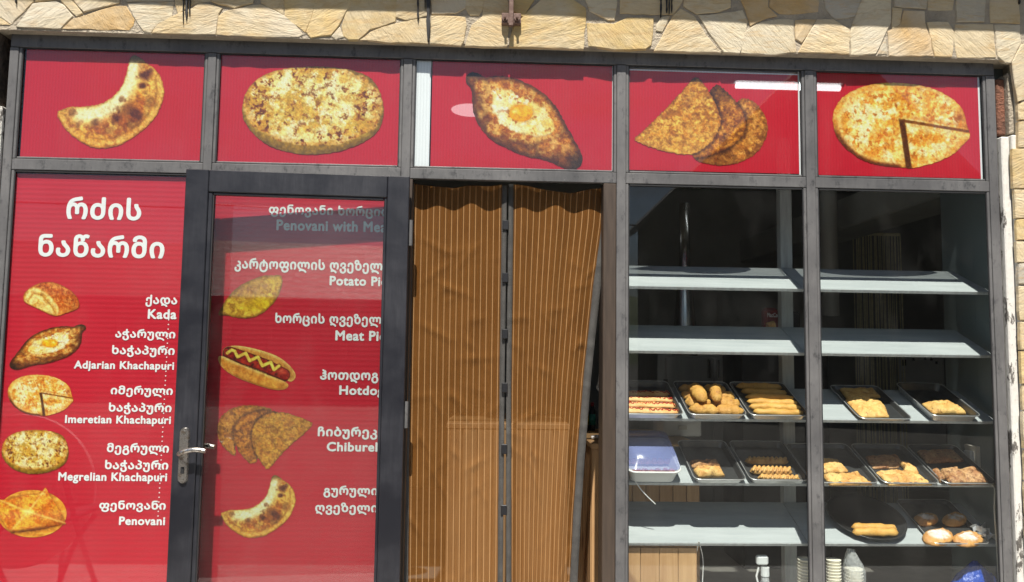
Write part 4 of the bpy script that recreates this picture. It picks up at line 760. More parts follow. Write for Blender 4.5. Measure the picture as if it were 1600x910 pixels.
def rrect(w, l, r, n=5):
    P = []
    for cx, cy_, a0 in ((w/2-r, l-r, 0), (-w/2+r, l-r, 90), (-w/2+r, r, 180), (w/2-r, r, 270)):
        for k in range(n): a = math.radians(a0+90*k/(n-1)); P.append((cx+r*math.cos(a), cy_+r*math.sin(a)))
    return P
def shell(w, l, h, r, wall=.0025, lip=.006, flare=.008):
    rings = []
    def ring(grow, z, rr): rings.append([(x, y, z) for x, y in [(px*(w+2*grow)/w, (py-l/2)*(l+2*grow)/l+l/2) for px, py in rrect(w, l, rr)]])
    ring(-flare, 0, r); ring(0, h*.95, r); ring(lip, h, r); ring(lip, h+.0015, r); ring(-wall, h+.0015, r); ring(-flare-wall, wall, r)
    n = len(rings[0]); V = [q for a in rings for q in a]
    return MB().add(V, [(i*n+k, i*n+(k+1) % n, (i+1)*n+(k+1) % n, (i+1)*n+k) for i in range(len(rings)-1) for k in range(n)]+[tuple(range(n))[::-1], tuple((len(rings)-1)*n+k for k in range(n))])
def tray(row, pl, pr, py, label, l=.285, h=.024):
    a, c = at(pl, py, .078)[0], at(pr, py, .078)[0]; w_ = c-a; x = (a+c)/2
    o = link('baking_tray', shell(w_-.012, l, h, .022).mesh('baking_tray', False), 'tray_steel'); tag(o, label, 'tray', 'steel baking trays on the window shelves')
    o.data.materials.append(MATS['tray_inner']); mi = np.zeros(len(o.data.polygons), int); mi[60:] = 1; mi[-2] = 0; o.data.polygons.foreach_set('material_index', mi)
    on_shelf(o, row, x, -.014, .001); bpy.context.view_layer.update()
    P = [(px, q-.006, h+.001) for px, q in rrect(w_, l+.012, .026)]; P.append(P[0]); P = P+[P[1]]
    o2 = link('rolled_rim', MB().tube(P, .0022, 6, False).mesh('rolled_rim', True), 'tray_steel'); o2.parent = o
    return o
def loaf(Ln, W, H, seed, bend=0.0, flat=.35, rough=.0022, twist=0.0, ends=3.0):
    rg = np.random.default_rng(seed); n, m = 22, 14; G = np.zeros((n, m, 3))
    for i in range(n):
        t = -1+2*i/(n-1); s = max(.02, (1-abs(t)**ends)**.55)*(1+.07*math.sin(i*1.1+seed)+rg.uniform(-.03, .03))
        for k in range(m):
            a = 2*math.pi*k/m+twist*t; x = t*Ln/2; y = W/2*s*math.cos(a)+bend*(t*t-.4); z = H*flat+H*(1-flat)*s*math.sin(a) if math.sin(a) > 0 else H*flat+H*flat*s*math.sin(a)
            g = 1+.05*math.sin(7*t+a*2+seed); G[i, k] = (x+rg.uniform(-1, 1)*rough, y*g+rg.uniform(-1, 1)*rough, max(0, z*g)+rg.uniform(0, 1)*rough)
    mb = MB().grid(G, True); mb.f += [tuple(range(m))[::-1], tuple((n-1)*m+k for k in range(m))]; return mb
def blob(poly, H, seed, p=4.0, rough=.003, tilt=0.0):
    """a flat baked piece: star-shaped outline (local x, y), bulging to height H, crumpled skin"""
    P = np.array(poly, float); c = P.mean(0); rg = np.random.default_rng(seed); n = 64; rings = [0, .16, .3, .43, .55, .66, .76, .85, .92, .97, 1.0]
    ang = np.linspace(0, 2*math.pi, n, endpoint=False); R = []
    for a in ang:
        d = np.array([math.cos(a), math.sin(a)]); best = .002
        for q, e in zip(P, np.roll(P, -1, 0)):
            A_ = np.array([d, -(e-q)]).T
            if abs(np.linalg.det(A_)) < 1e-12: continue
            t_, s_ = np.linalg.solve(A_, q-c)
            if t_ > 0 and -1e-6 <= s_ <= 1+1e-6: best = max(best, t_)
        R.append(best)
    R = np.array(R); V = [(c[0], c[1], H*(1+.62*(fbm(np.array([c[0]*1000.+seed*31]), np.array([c[1]*1000.]), 26, seed, 3)[0]-.5)*2))]; F = []
    for k, s in enumerate(rings[1:]):
        for j, a in enumerate(ang):
            x, y = c[0]+math.cos(a)*R[j]*s, c[1]+math.sin(a)*R[j]*s
            nz_ = (fbm(np.array([x*1000.+seed*31]), np.array([y*1000.]), 26, seed, 3)[0]-.5)*2
            nz2 = (fbm(np.array([x*1000.]), np.array([y*1000.+seed*17]), 9, seed+7, 2)[0]-.5)*2; z = H*max(0, 1-s**p)**.5*(1+.62*nz_+.22*nz2)+rg.uniform(0, rough)*.6 if s < 1 else 0.0
            V.append((x, y, max(z, .0005 if s < 1 else 0)))
    F += [(0, 1+j, 1+(j+1) % n) for j in range(n)]
    for k in range(len(rings)-2): F += [(1+k*n+j, 1+(k+1)*n+j, 1+(k+1)*n+(j+1) % n, 1+k*n+(j+1) % n) for j in range(n)]
    F.append(tuple(1+(len(rings)-2)*n+j for j in range(n))[::-1]); return MB().add(V, F)
def baked(o, label, group=None, cat='pastry'): return tag(o, label, cat, group)
_sd = [10]
def stick(row, x0, y0, x1, y1, W, H, mat, label, group, base=.004, bend=0, name='filled_pastry', twist=0, flat=.35, cat='pastry', ends=3.0):
    _sd[0] += 1; a = tp(row, x0, y0, base+H*.5); c = tp(row, x1, y1, base+H*.5); L_ = math.hypot(a[0]-c[0], a[1]-c[1])
    o = link(name, loaf(L_, W, H, _sd[0], bend, flat, .0016, twist, ends).mesh(name, True), mat); on_shelf(o, row, (a[0]+c[0])/2, (a[1]+c[1])/2, base, math.atan2(c[1]-a[1], c[0]-a[0])); return baked(o, label, group, cat)
def flat(row, poly, H, mat, label, group=None, base=.004, name='flat_pastry', cat='pastry', p=4.0):
    _sd[0] += 1; Q = [tp(row, x, y, base+H*.45) for x, y in poly]; cx, cv = np.mean([q[0] for q in Q]), np.mean([q[1] for q in Q])
    o = link(name, blob([(q[0]-cx, q[1]-cv) for q in Q], H, _sd[0], p).mesh(name, True), mat); on_shelf(o, row, cx, cv, base); return baked(o, label, group, cat)

# third row of shelves, from the left
tray(2, 955, 1067, 646, 'steel baking tray holding the sauced red striped pastries, beside the doorway')
G_ = 'pastry strips with red sauce'
for k, (x0, y0, x1, y1) in enumerate(((972, 641, 1062, 644), (966, 632, 1058, 634), (964, 623, 1053, 625), (962, 615, 1046, 616))):
    o = stick(2, x0, y0, x1, y1, .040, .018, 'strip_dough', ['front pastry strip with zigzag red sauce against the tray edge', 'second pastry strip with red sauce, just behind the front one', 'third pastry strip with red sauce, counting from the glass', 'rearmost sauced pastry strip, lying deepest in its tray'][k], G_, base=.004+.001*k, flat=.4, name='sauced_strip', ends=7)
    L_ = o.dimensions.x; zz = []
    for j in range(27):
        t_ = -.46+.92*j/26; rs.seed(j*7+k); zz.append((t_*L_+rs.uniform(-.006, .006), (rs.uniform(.006, .019) if j % 2 else -rs.uniform(.004, .016)), .0180+rs.uniform(-.001, .001)))
    s = link('sauce', MB().tube(chaikin(zz, 1, False), .0029, 5).mesh('sauce', True), 'red_sauce'); s.parent = o
tray(2, 1076, 1166, 651, 'steel baking tray heaped with golden pies, two ovals on top')
G_ = 'golden pies heaped in one tray'
for k, (x0, y0, x1, y1, W, H, bs) in enumerate(((1076, 638, 1124, 641, .062, .040, .004), (1116, 640, 1163, 642, .060, .038, .004), (1070, 627, 1112, 630, .062, .042, .006), (1112, 628, 1157, 631, .062, .042, .006), (1064, 617, 1104, 619, .058, .042, .008), (1104, 617, 1149, 620, .058, .042, .008), (1060, 607, 1096, 608, .045, .034, .008), (1098, 607, 1134, 608, .045, .034, .008))):
    stick(2, x0, y0, x1, y1, W, H, 'fried_dough', ['front left golden pie lying against the tray edge', 'front right golden pie lying against the tray edge', 'golden pie second from the front, left side of the heaped tray', 'golden pie second from the front, right side of the heaped tray', 'golden pie left of the two upright ovals', 'golden pie right of the two upright ovals', 'shaded left pie at the back of the heaped tray', 'shaded right pie at the back of the heaped tray'][k], G_, bs, name='golden_pie')
for (x0, y0, x1, y1, W, lb) in ((1099, 626, 1084, 600, .060, 'larger smooth oval pie lying on top of the heap'), (1120, 625, 1117, 602, .046, 'narrower oval pie leaning beside the larger one on top of the heap')):
    stick(2, x0, y0, x1, y1, W, .040, 'fried_dough', lb, G_, .046, name='oval_pie')
tray(2, 1171, 1263, 655, 'steel baking tray lined with long yellow dough sticks')
G_ = 'long dough sticks side by side'
for k, (x0, y0, x1, y1) in enumerate(((1177, 643, 1257, 646), (1170, 634.5, 1254, 638), (1167, 627, 1252, 631), (1164, 619.5, 1245, 623), (1158, 611, 1230, 614), (1150, 603, 1222, 605))):
    stick(2, x0, y0, x1, y1, .036, .027, 'stick_dough', ['front dough stick right along the tray edge', 'second dough stick from the glass', 'third dough stick from the glass', 'fourth dough stick from the glass, last sunlit one', 'fifth dough stick, half in the shade', 'rearmost dough stick, fully in shade'][k], G_, .004+.002*(k > 0), bend=.004*(-1)**k, name='dough_stick', ends=5)
tray(2, 1342, 1424, 654, 'shallow steel tray with a puffy cheese bread, right bay third shelf', h=.014)
flat(2, [(1320, 624), (1340, 618), (1370, 622), (1383, 634), (1391, 651), (1345, 652), (1331, 640)], .020, 'flat_dough', 'puffy pale cheese bread with a browned blister, sunlit in the left tray', name='cheese_bread')
flat(2, [(1312, 607), (1364, 606), (1377, 620), (1324, 623)], .016, 'flat_dough', 'shaded cheese bread behind the sunlit blistered one', name='cheese_bread')
tray(2, 1453, 1530, 655, 'deep steel tray with one folded pastry, right end of the third shelf', h=.030)
flat(2, [(1440, 630), (1455, 626), (1478, 627), (1500, 636), (1512, 645), (1458, 645)], .024, 'flat_dough', 'single folded browned pastry in the deep tray at the right end', name='folded_pastry')
# fourth row
CT = thing('food_container', 'white plastic food container under a translucent blue lid', 'container', (0, 0, 0)); a, c = at(976, 745, .08)[0], at(1066, 745, .08)[0]; w_ = c-a
on_shelf(CT, 3, (a+c)/2, -.014, .002); bpy.context.view_layer.update()
def cpart(mb, name, mat, smooth=False): o = link(name, mb.mesh(name, smooth), mat); o.parent = CT; return o
cpart(shell(w_-.03, .25, .052, .03, .003, .006, .012), 'tub', 'frosted_plastic')
P = [(x, y-.004, .054) for x, y in rrect(w_-.016, .258, .034)]; P += P[:2]; cpart(MB().tube(P, .0042, 6, False), 'rim', 'white_plastic', True)
lid = shell(w_-.02, .25, .040, .034, .0015, .002, .014); lid.v = [(x, y, .104-z) for x, y, z in lid.v]; cpart(lid, 'lid', 'blue_lid', True)
for k in range(14): rs.seed(k); cpart(blob([(.018*math.cos(q)*rs.uniform(.7, 1.3), .014*math.sin(q)*rs.uniform(.7, 1.3)) for q in np.linspace(0, 6.28, 8)[:-1]], .018, k), 'meat_piece', 'meat_filling', True).location = (-w_*.36+(k % 7)*w_*.12, .05+(k//7)*.08, .014)
tray(3, 1084, 1165, 752, 'steel baking tray with a single browned loaf, beside the blue lidded container')
flat(3, [(1082, 733), (1102, 729), (1126, 730), (1134, 742), (1092, 744)], .026, 'puff_dough', 'browned flaky loaf in front, catching the sun in its tray', name='flaky_loaf')
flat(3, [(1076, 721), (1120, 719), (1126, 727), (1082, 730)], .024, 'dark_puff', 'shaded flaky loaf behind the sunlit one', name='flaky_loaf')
tray(3, 1171, 1263, 757, 'steel baking tray holding plaited pastries, fourth shelf at the middle mullion')
G_ = 'plaited pastries'
def braid(row, x0, y0, x1, y1, W, H, lb):
    o = stick(row, x0, y0, x1, y1, W, H, 'braid_dough', lb, G_, .004, name='plaited_pastry', ends=6); L_ = o.dimensions.x
    for k in range(9):                                # lapped strips over the filling
        x = -L_*.40+L_*.8*k/8; s = link('dough_strap', loaf(W*1.12, .014, H*.42, 40+k, 0, .3, .0006).mesh('dough_strap', True), 'braid_dough'); s.parent = o; s.location = (x, 0, H*.70); s.rotation_euler = (0, 0, math.radians(58))
braid(3, 1184, 746, 1250, 748, .030, .020, 'front plaited pastry lying against the tray edge'); braid(3, 1172, 735, 1238, 737, .040, .028, 'larger plaited pastry behind the front one'); braid(3, 1164, 720, 1232, 721, .036, .024, 'shaded plaited pastry at the back of its tray')
flat(3, [(1246, 741), (1256, 737), (1260, 746), (1250, 750)], .006, 'paper_cup', 'scrap of brown paper in the corner of the plaited pastry tray', name='paper_scrap', cat='paper')
tray(3, 1268, 1372, 757, 'flat steel tray of two puff pastries, partly behind the mullion', h=.014)
flat(3, [(1284, 741), (1318, 741), (1341, 738), (1364, 756), (1297, 757)], .020, 'puff_dough', 'front puff pastry slab in the tray half hidden by the mullion', name='puff_slab')
flat(3, [(1272, 718), (1308, 717), (1327, 737), (1286, 739)], .018, 'puff_dough', 'rear puff pastry slab in the tray half hidden by the mullion', name='puff_slab')
tray(3, 1378, 1467, 757, 'flat steel tray with a bitten curved puff pastry, middle of the fourth shelf', h=.014)
flat(3, [(1374, 743), (1436, 741), (1458, 756), (1389, 757)], .020, 'puff_dough', 'straight front puff pastry below the curved bitten one', name='puff_slab')
flat(3, [(1366, 738), (1400, 735), (1436, 739), (1434, 743), (1372, 744)], .018, 'puff_dough', 'thin puff pastry lying between the straight one and the upright corner', name='puff_slab', base=.008)
flat(3, [(1403, 722), (1418, 722), (1432, 732), (1436, 740), (1412, 739), (1412, 730)], .018, 'puff_dough', 'torn puff pastry corner sticking up behind the front slabs', name='puff_corner', base=.008)
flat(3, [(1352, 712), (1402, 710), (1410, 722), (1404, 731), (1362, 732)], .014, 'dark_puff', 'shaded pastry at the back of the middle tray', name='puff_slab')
tray(3, 1473, 1556, 756, 'flat steel tray of brown mottled pastries, right end of the fourth shelf', h=.014)
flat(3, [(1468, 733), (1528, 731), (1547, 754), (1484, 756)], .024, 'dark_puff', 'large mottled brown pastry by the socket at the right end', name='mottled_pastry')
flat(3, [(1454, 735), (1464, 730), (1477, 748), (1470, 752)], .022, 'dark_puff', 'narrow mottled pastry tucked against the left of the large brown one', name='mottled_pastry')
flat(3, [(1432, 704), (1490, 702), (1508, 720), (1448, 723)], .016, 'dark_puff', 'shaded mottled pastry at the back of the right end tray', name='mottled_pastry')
# fifth row
x, v = tp(4, 1352, 812, .01); pl = link('round_pan', MB().lathe([(.10, 0), (.145, .018), (.155, .026), (.152, .028), (.142, .021), (.095, .004)], (0, 0, 0), 40).mesh('round_pan', True), 'pan_black'); on_shelf(pl, 4, x, v, .001); tag(pl, 'black round pan tipped forward on the lowest right shelf', 'pan')
o = link('rim', MB().tube([(.1545*math.cos(a), .1545*math.sin(a), .027) for a in np.linspace(0, 6.36, 50)], .002, 6).mesh('rim', True), 'pan_black'); o.parent = pl
stick(4, 1330, 823, 1401, 825, .036, .028, 'stick_dough', 'rear fried roll in the black round pan', 'rolls in the black pan', .012, name='fried_roll', ends=6); stick(4, 1332, 831, 1404, 832, .036, .030, 'stick_dough', 'front fried roll resting on the black pan rim', 'rolls in the black pan', .018, name='fried_roll', ends=6)
tray(4, 1456, 1546, 855, 'dark steel tray with two sugared doughnuts, lowest right shelf', h=.012)
G_ = 'sugared doughnuts'
def ell(cx, cy_, rx, ry): return [(cx+rx*math.cos(a), cy_+ry*math.sin(a)) for a in np.linspace(0, 2*math.pi, 17)[:-1]]
flat(4, ell(1466, 838, 25, 13), .022, 'sugar_dough', 'left sugared doughnut at the front of the dark tray', G_, name='sugared_doughnut', p=2.4); flat(4, ell(1513, 841, 25, 12), .020, 'sugar_dough', 'right sugared doughnut at the front of the dark tray', G_, name='sugared_doughnut', p=2.4)
flat(4, ell(1447, 810, 20, 10), .022, 'sugar_dough', 'left shaded doughnut at the back of the dark tray', G_, name='sugared_doughnut', p=2.4); flat(4, ell(1492, 811, 20, 10), .022, 'sugar_dough', 'right shaded doughnut at the back of the dark tray', G_, name='sugared_doughnut', p=2.4)
FO = np.array([[(.012*i, .016*j, .012+.012*math.sin(i*2.1+j*3.3)+.008*math.cos(i*4.7-j)) for j in range(6)] for i in range(6)]); fo = link('foil_sheet', MB().grid(FO).mesh('foil_sheet'), 'tray_steel'); fo.modifiers.new('t', 'SOLIDIFY').thickness = .001; xx, vv = tp(4, 1534, 843, .01); on_shelf(fo, 4, xx, vv, .004); tag(fo, 'crumpled strip of foil right of the sugared doughnuts', 'foil')

# ------------------------------------------------------------------ low in the window, on the floor
def cup_stack(px, top, Y, n, r, label):
    q = at(px, top, Y); h = (q[2]-.12)/n; t = thing('cup_stack', label, 'paper cups', (q[0], Y, .12), 'stacks of white paper cups')
    me = MB().lathe([(r*.86, 0), (r, h*.82), (r*1.07, h*.83), (r*1.07, h*.97), (r*.9, h*.98)], (0, 0, 0), 18).mesh('cup', True)
    for k in range(n): o = link('cup', me, 'paper_cup'); o.parent = t; o.location = (0, 0, h*k)
    return q
cup_stack(1259, 873, .125, 30, .033, 'stack of white paper cups left of the middle mullion'); cup_stack(1302, 874, .125, 30, .028, 'stack of white paper cups right of the middle mullion')
q = cup_stack(1334, 888, .125, 26, .034, 'stack of paper cups wrapped in a clear plastic bag')
rg = np.random.default_rng(3); Z = np.linspace(.125, q[2]+.075, 16); GB = np.zeros((16, 20, 3))
for i, z in enumerate(Z):
    for k in range(20):
        a = 2*math.pi*k/20; f = max(0, (z-q[2]-.0)/.075); r = (.043*(1-f)+.014*f)*(1+.10*math.sin(k*2.3+i*.9)+rg.uniform(-.06, .06)); GB[i, k] = (q[0]-.012*f+r*math.cos(a), .125+r*math.sin(a), z)
tag(MB().grid(GB, True).build('plastic_bag', 'clear_bag', None, True), 'clear crumpled plastic bag twisted over a stack of paper cups', 'plastic bag')
q = at(1195, 868, .13); SB = thing('spray_bottle', 'clear spray bottle with blue liquid standing near the pine counter', 'spray bottle', (q[0], .13, .12)); h = q[2]-.12
MB().lathe([(.036, 0), (.038, .01), (.038, h*.52), (.03, h*.62), (.016, h*.74), (.014, h*.80)], (q[0], .13, .12), 18).build('bottle', 'clear_bag', SB, True); MB().lathe([(.034, 0), (.035, .01), (.035, h*.40), (.034, h*.41)], (q[0], .13, .123), 18).build('liquid', 'spray_liquid', SB, True)
MB().tube([(q[0], .13, .12+h*.79), (q[0], .13, .12+h*.88)], .017, 12).build('collar', 'frosted_plastic', SB); MB().box(q[0]-.036, q[0]+.012, .118, .142, .12+h*.905, .12+h, .006).build('spray_head', 'frosted_plastic', SB); MB().tube([(q[0]-.026, .13, .12+h*.88), (q[0]-.036, .13, .12+h*.78), (q[0]-.030, .13, .12+h*.72)], .004, 6).build('trigger', 'white_plastic', SB)
q = at(1525, 893, .15); BB = np.zeros((14, 22, 3))
for i in range(14):
    f = i/13
    for k in range(22):
        a = 2*math.pi*k/22; r = (.14*math.sin(math.pi*min(.98, f*.88+.1)))*(1+.13*math.sin(k*1.9+i*1.3)+rg.uniform(-.07, .07)); BB[i, k] = (q[0]+r*math.cos(a), .155+.5*r*math.sin(a), .122+(q[2]-.08)*f)
mb = MB().grid(BB, True); mb.f += [tuple(range(22))[::-1], tuple(13*22+k for k in range(22))]; tag(mb.build('blue_bag', 'blue_bag', None, True), 'crumpled blue plastic bag in the bottom right corner of the window', 'plastic bag')
def cable(pts, r, label, mat='white_plastic'):
    return tag(MB().tube(chaikin(pts, 3, False), r, 6).build('cable', mat, None, True), label, 'cable')
cable([at(1092, 846, .08), at(1087, 868, .145), at(1086, 885, .15), at(1089, 915, .15), at(1089, 960, .15)], .0022, 'left strand of thin white cord hanging below the lowest shelf'); cable([at(1092, 846, .078), at(1098, 868, .142), at(1099, 885, .147), at(1097, 915, .15), at(1099, 960, .15)], .0022, 'right strand of thin white cord hanging below the lowest shelf')
cable([at(990, 748, .085), at(1003, 768, .095), at(1024, 788, .10)], .0022, 'short white cord slanting under the food container')
SK = thing('wall_socket', 'beige wall socket with a plug on the slate side wall', 'socket', tuple(at(1532, 715, .3))); zc = at(1530, 712, .28)[2]
MB().box(2.136, 2.149, .23, .32, zc-.045, zc+.045, .003).build('plate', 'beige_plastic', SK); MB().box(2.118, 2.1355, .25, .30, zc-.022, zc+.022, .004).build('plug', 'white_plastic', SK)
cable([(2.12, .27, zc-.01), (2.09, .235, zc-.02), (2.085, .16, zc-.09), at(1556, 755, .07), at(1553, 790, .07), at(1557, 840, .07), at(1561, 915, .07), at(1563, 960, .07)], .0035, 'grey cable falling from the socket past the right end trays', 'beige_plastic')

# ------------------------------------------------------------------ further inside the shop
def planked(name, label, x0, x1, y0, y1, zt_, step, front=True, left=False):
    t = thing(name, label, 'counter', ((x0+x1)/2, y0, .12)); MB().box(x0+.012, x1-.012, y0+.014, y1, .12, zt_-.026).build('carcass', 'pine', t); MB().box(x0-.004, x1+.004, y0-.003, y1+.01, zt_-.025, zt_, .003).build('counter_top', 'pine', t)
    n = int(round((x1-x0)/step))
    for k in range(n): MB().box(x0+(x1-x0)*k/n+.0015, x0+(x1-x0)*(k+1)/n-.0015, y0, y0+.013, .121, zt_-.026, .002).build('plank', 'pine', t)
    if left:
        n = int(round((y1-y0)/step))
        for k in range(n): MB().box(x0-.0015, x0+.0115, y0+.014+(y1-y0-.014)*k/n+.0015, y0+.014+(y1-y0-.014)*(k+1)/n-.0015, .121, zt_-.026, .002).build('plank', 'pine', t)
    return t
planked('pine_counter', 'varnished pine plank counter just inside the doorway, behind the window shelves', .506, 1.0, .47, 1.07, .905, .062, left=True)
planked('doorway_counter', 'lighter plank counter seen glowing through the mesh curtain', -.146, .40, .46, .95, .99, .072)
PP = thing('forward_pine_boarding', 'knotty pine partition set forward under the lowest left shelf to catch the sun', 'boarding', (.75, .12, .12)); xr = at(1089, 880, .115)[0]  # counter front boards split off and moved forward so direct sun falls on them
for k in range(4): MB().box(.575+(xr-.575)*k/4+.0007, .575+(xr-.575)*(k+1)/4-.0007, .112, .126, .121, .538, .002).build('plank', 'pine', PP)
struct_ = None
CB = thing('steel_cabinet', 'grey double door cabinet standing behind the third shelf', 'cabinet', (1.6, 2.2, .12))
MB().box(1.22, 1.98, 2.2, 2.8, .12, 1.325, .006).build('body', 'cabinet_steel', CB)
for x0, x1 in ((1.275, 1.598), (1.602, 1.925)):
    d = MB().box(x0, x1, 2.172, 2.199, .2, 1.28, .004).build('door', 'cabinet_steel', CB); xh = x1-.03 if x0 < 1.4 else x0+.03; MB().box(xh-.008, xh+.008, 2.14, 2.171, 1.14, 1.27, .003).build('handle', 'chrome', d)
MB().box(1.255, 1.285, 2.165, 2.171, 1.08, 1.13, .002).build('lock', 'black_plastic', CB)
t = thing('storage_box', 'white lidded plastic box standing on the pine counter', 'box', (.86, .75, .906)); q0, q1 = at(1037, 690, .75), at(1096, 662, .75)
MB().box(q0[0], q1[0], .75, .98, .906, max(1.0, q1[2]), .006).build('tub', 'white_plastic', t); MB().box(q0[0]-.012, q1[0]+.014, .735, .99, max(1.0, q1[2])+.001, max(1.0, q1[2])+.02, .004).build('lid', 'white_plastic', t); MB().box((q0[0]+q1[0])/2-.02, (q0[0]+q1[0])/2+.02, .742, .749, .94, .96).build('clip', 'beige_plastic', t)
FS = thing('black_rack', 'dark shelf cabinet behind the second window shelf', 'cabinet', (1.62, 1.25, .12)); MB().box(1.48, 1.98, 1.26, 1.60, .12, 1.40, .004).build('body', 'black_plastic', FS)
HB_ = thing('coffee_packet', 'red packet with white lettering standing on the dark cabinet', 'packet', tuple(at(1204, 512, 1.3)))
q0, q1 = at(1194, 514, 1.30), at(1216, 481, 1.30); MB().box(q0[0], q1[0], 1.29, 1.36, 1.401, q1[2], .018).build('packet', 'red_fabric', HB_); letters('MacCo', (1199, 489, 1215, 496), 1.287, HB_, .02)
q0, q1 = at(1229, 512, 1.30), at(1250, 487, 1.30); o = MB().box(q0[0], q1[0], 1.29, 1.36, 1.401, q1[2], .014).build('dark_packet', 'black_plastic'); tag(o, 'black packet standing right of the grey shelf upright', 'packet')
tag(MB().tube([at(1202, 510, 1.25)+np.array([0, .03, 0]), at(1213, 507, 1.25)+np.array([0, .03, 0])], .022, 10).build('bread_roll', 'flat_dough'), 'pale roll lying in front of the red packet', 'bread')
tag(MB().lathe([(.075, 0), (.07, .1), (.032, .55), (.030, .90)], (at(1070, 500, 1.4)[0], 1.4, 1.30), 20).build('flue_pipe', 'chrome', None, True), 'shiny metal flue pipe rising behind the left window bay', 'pipe')
tag(MB().lathe([(.05, 0), (.05, 1.34)], (at(1296, 400, 1.5)[0], 1.5, 1.55), 18).build('flue_pipe', 'cabinet_steel', None, True), 'dull metal duct just right of the middle mullion', 'pipe')
ST_ = thing('string_curtain', 'cream string curtain hanging in the back doorway', 'string curtain', tuple(at(1368, 360, 2.2)))
tk = random.Random(4); a, c = at(1332, 372, 2.2), at(1405, 352, 2.2); MB().tube([(a[0], 2.2, a[2]+.03), (c[0], 2.2, a[2]+.03)], .012, 8).build('rail', 'string_cotton', ST_)
for k in range(30):
    x = a[0]+(c[0]-a[0])*(k+tk.uniform(-.3, .3))/29; y = 2.2+tk.uniform(-.02, .02); MB().tube([(x, y, a[2]+.03), (x+tk.uniform(-.008, .008), y, 1.3), (x+tk.uniform(-.012, .012), y, .2)], tk.uniform(.002, .0045), 5).build('strand', 'string_cotton', ST_)
NB_ = thing('notice_board', 'pale board with small dark stickers on the rear wall', 'board', tuple(at(1445, 600, 2.6))); q0, q1 = at(1408, 640, 2.6), at(1475, 556, 2.6)
MB().box(q0[0], q1[0], 2.6, 2.63, .4, q1[2], .004).build('panel', 'white_plastic', NB_)
for (px, py, s) in ((1413, 567, 11), (1428, 562, 5), (1446, 560, 6), (1456, 561, 6), (1464, 567, 5)): qq = at(px, py, 2.59); k = s*.0021; MB().box(qq[0]-k*.7, qq[0]+k*.7, 2.594, 2.599, qq[2]-k, qq[2]+k).build('sticker', 'black_plastic', NB_)
BT = thing('sauce_bottle', 'dark sauce bottle with a teal label on the pine counter edge', 'bottle', (.585, .98, .906))
for (dx, cc, lb) in ((0, 'green_plastic', 'teal topped bottle nearest the doorway jamb on the counter'), (-.035, 'yellow_plastic', 'yellow bottle between the two darker ones on the counter'), (-.07, 'navy_plastic', 'navy bottle nearest the curtain on the counter')):
    x = .585+dx; t = BT if dx == 0 else thing('sauce_bottle', lb, 'bottle', (x, .98, .906), 'bottles on the counter'); t['label'] = lb; t['group'] = 'bottles on the counter'
    MB().lathe([(.016, 0), (.017, .01), (.017, .10), (.008, .125)], (x, .98, .906), 14).build('bottle', 'black_plastic', t, True); MB().lathe([(.0176, .03), (.0176, .085)], (x, .98, .906), 14).build('label', cc, t, True); MB().lathe([(.009, .1255), (.009, .145)], (x, .98, .906), 12).build('cap', 'red_fabric', t, True)
cable([at(938, 580, .9), at(936, 598, .9), at(932, 606, .9), at(938, 612, .9)], .006, 'loop of white cord hanging in the gap beside the curtain'); tag(MB().tube([at(924, 684, .6), at(933, 682, .6), at(941, 684, .6)], .008, 8).build('white_clip', 'white_plastic'), 'white plastic strap lying on the counter corner', 'strap')
LT = thing('tube_lamp', 'lit fluorescent tube lamp on the ceiling seen through the upper posters', 'lamp', (1.74, 1.2, 2.85)); MB().box(1.43, 2.06, 1.17, 1.235, 2.875, 2.899).build('housing', 'white_plastic', LT); MB().tube([(1.44, 1.20, 2.856), (2.05, 1.20, 2.856)], .018, 12).build('tube', 'lamp_glow', LT)
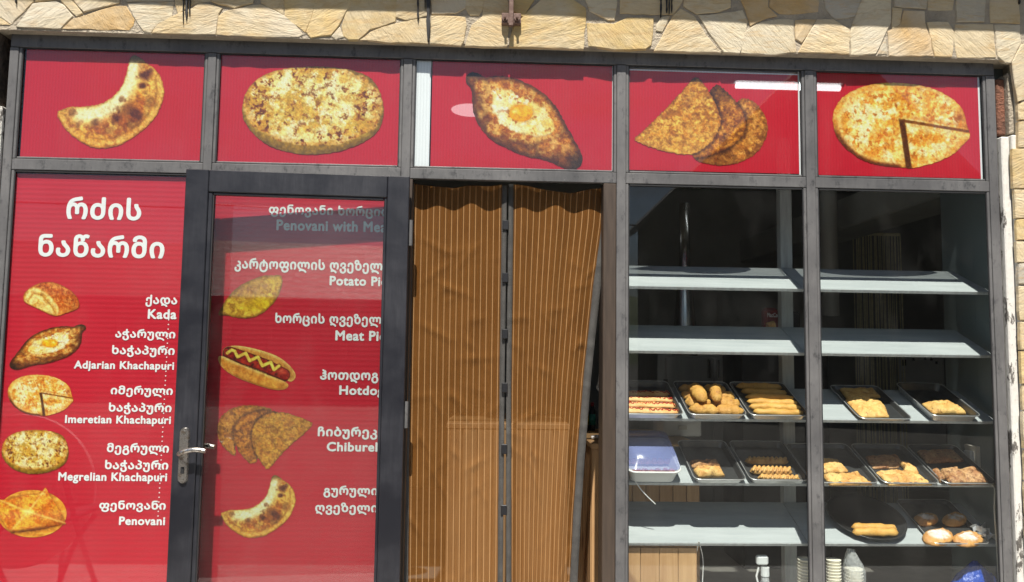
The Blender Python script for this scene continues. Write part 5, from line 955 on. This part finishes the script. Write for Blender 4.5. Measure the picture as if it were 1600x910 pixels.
LD = thing('ceiling_lamp', 'round lit ceiling lamp seen faintly through the poster above the doorway', 'lamp', (-.095, 1.85, 2.88)); MB().lathe([(.135, .0), (.14, .018)], (-.095, 1.85, 2.881), 32).build('housing', 'white_plastic', LD); MB().lathe([(.125, -.006), (.128, -.001)], (-.095, 1.85, 2.881), 32).build('diffuser', 'lamp_soft', LD)

# ------------------------------------------------------------------ furniture outside, beside the photographer, mirrored in the left pane
FC = thing('folding_chair', 'folding chair with tubular frame on the pavement, mirrored in the left menu glass', 'chair', (-2.03, -.52, .11))
cx, y = -2.03, -.52; W2 = .21
def ctube(pts, name, r=.012): MB().tube(chaikin(pts, 2, False), r, 8).build(name, 'chair_steel', FC, True)
for s in (-1, 1):
    ctube([(cx+s*W2, y-.30, .112), (cx+s*W2, y-.05, .5), (cx+s*W2*.98, y+.12, .86)], 'leg'); ctube([(cx+s*W2*.9, y+.12, .112), (cx+s*W2*.9, y-.08, .42), (cx+s*W2*.9, y-.26, .50)], 'leg')
bk = [(x, y+.075+(z-.62)*.35, z) for x, z in [(px+cx, .60+q*.8) for px, q in rrect(.40, .32, .07)]]; n = len(bk); MB().add(bk+[(a, b_+.02, c_) for a, b_, c_ in bk], [tuple(range(n)), tuple(range(n, 2*n))]+[(i, (i+1) % n, n+(i+1) % n, n+i) for i in range(n)]).build('backrest', 'chair_steel', FC)
MB().box(cx-.2, cx+.2, y-.30, y+.06, .52, .55, .01).build('seat', 'chair_steel', FC)
FT = thing('folding_table', 'round white folding table tipped upright on the pavement, mirrored behind the chair', 'table', (-2.25, -.86, .11))
V = [(-2.25+.37*math.cos(a), -.86+s, .60+.37*math.sin(a)) for s in (0, .022) for a in np.linspace(0, 2*math.pi, 41)[:-1]]
MB().add(V, [tuple(range(40)), tuple(range(40, 80))]+[(i, (i+1) % 40, 40+(i+1) % 40, 40+i) for i in range(40)]).build('tabletop', 'table_white', FT)
for sx in (-.2, .2): MB().tube([(-2.25+sx, -.90, .112), (-2.25+sx, -.885, .9)], .012, 8).build('leg', 'chair_steel', FT)
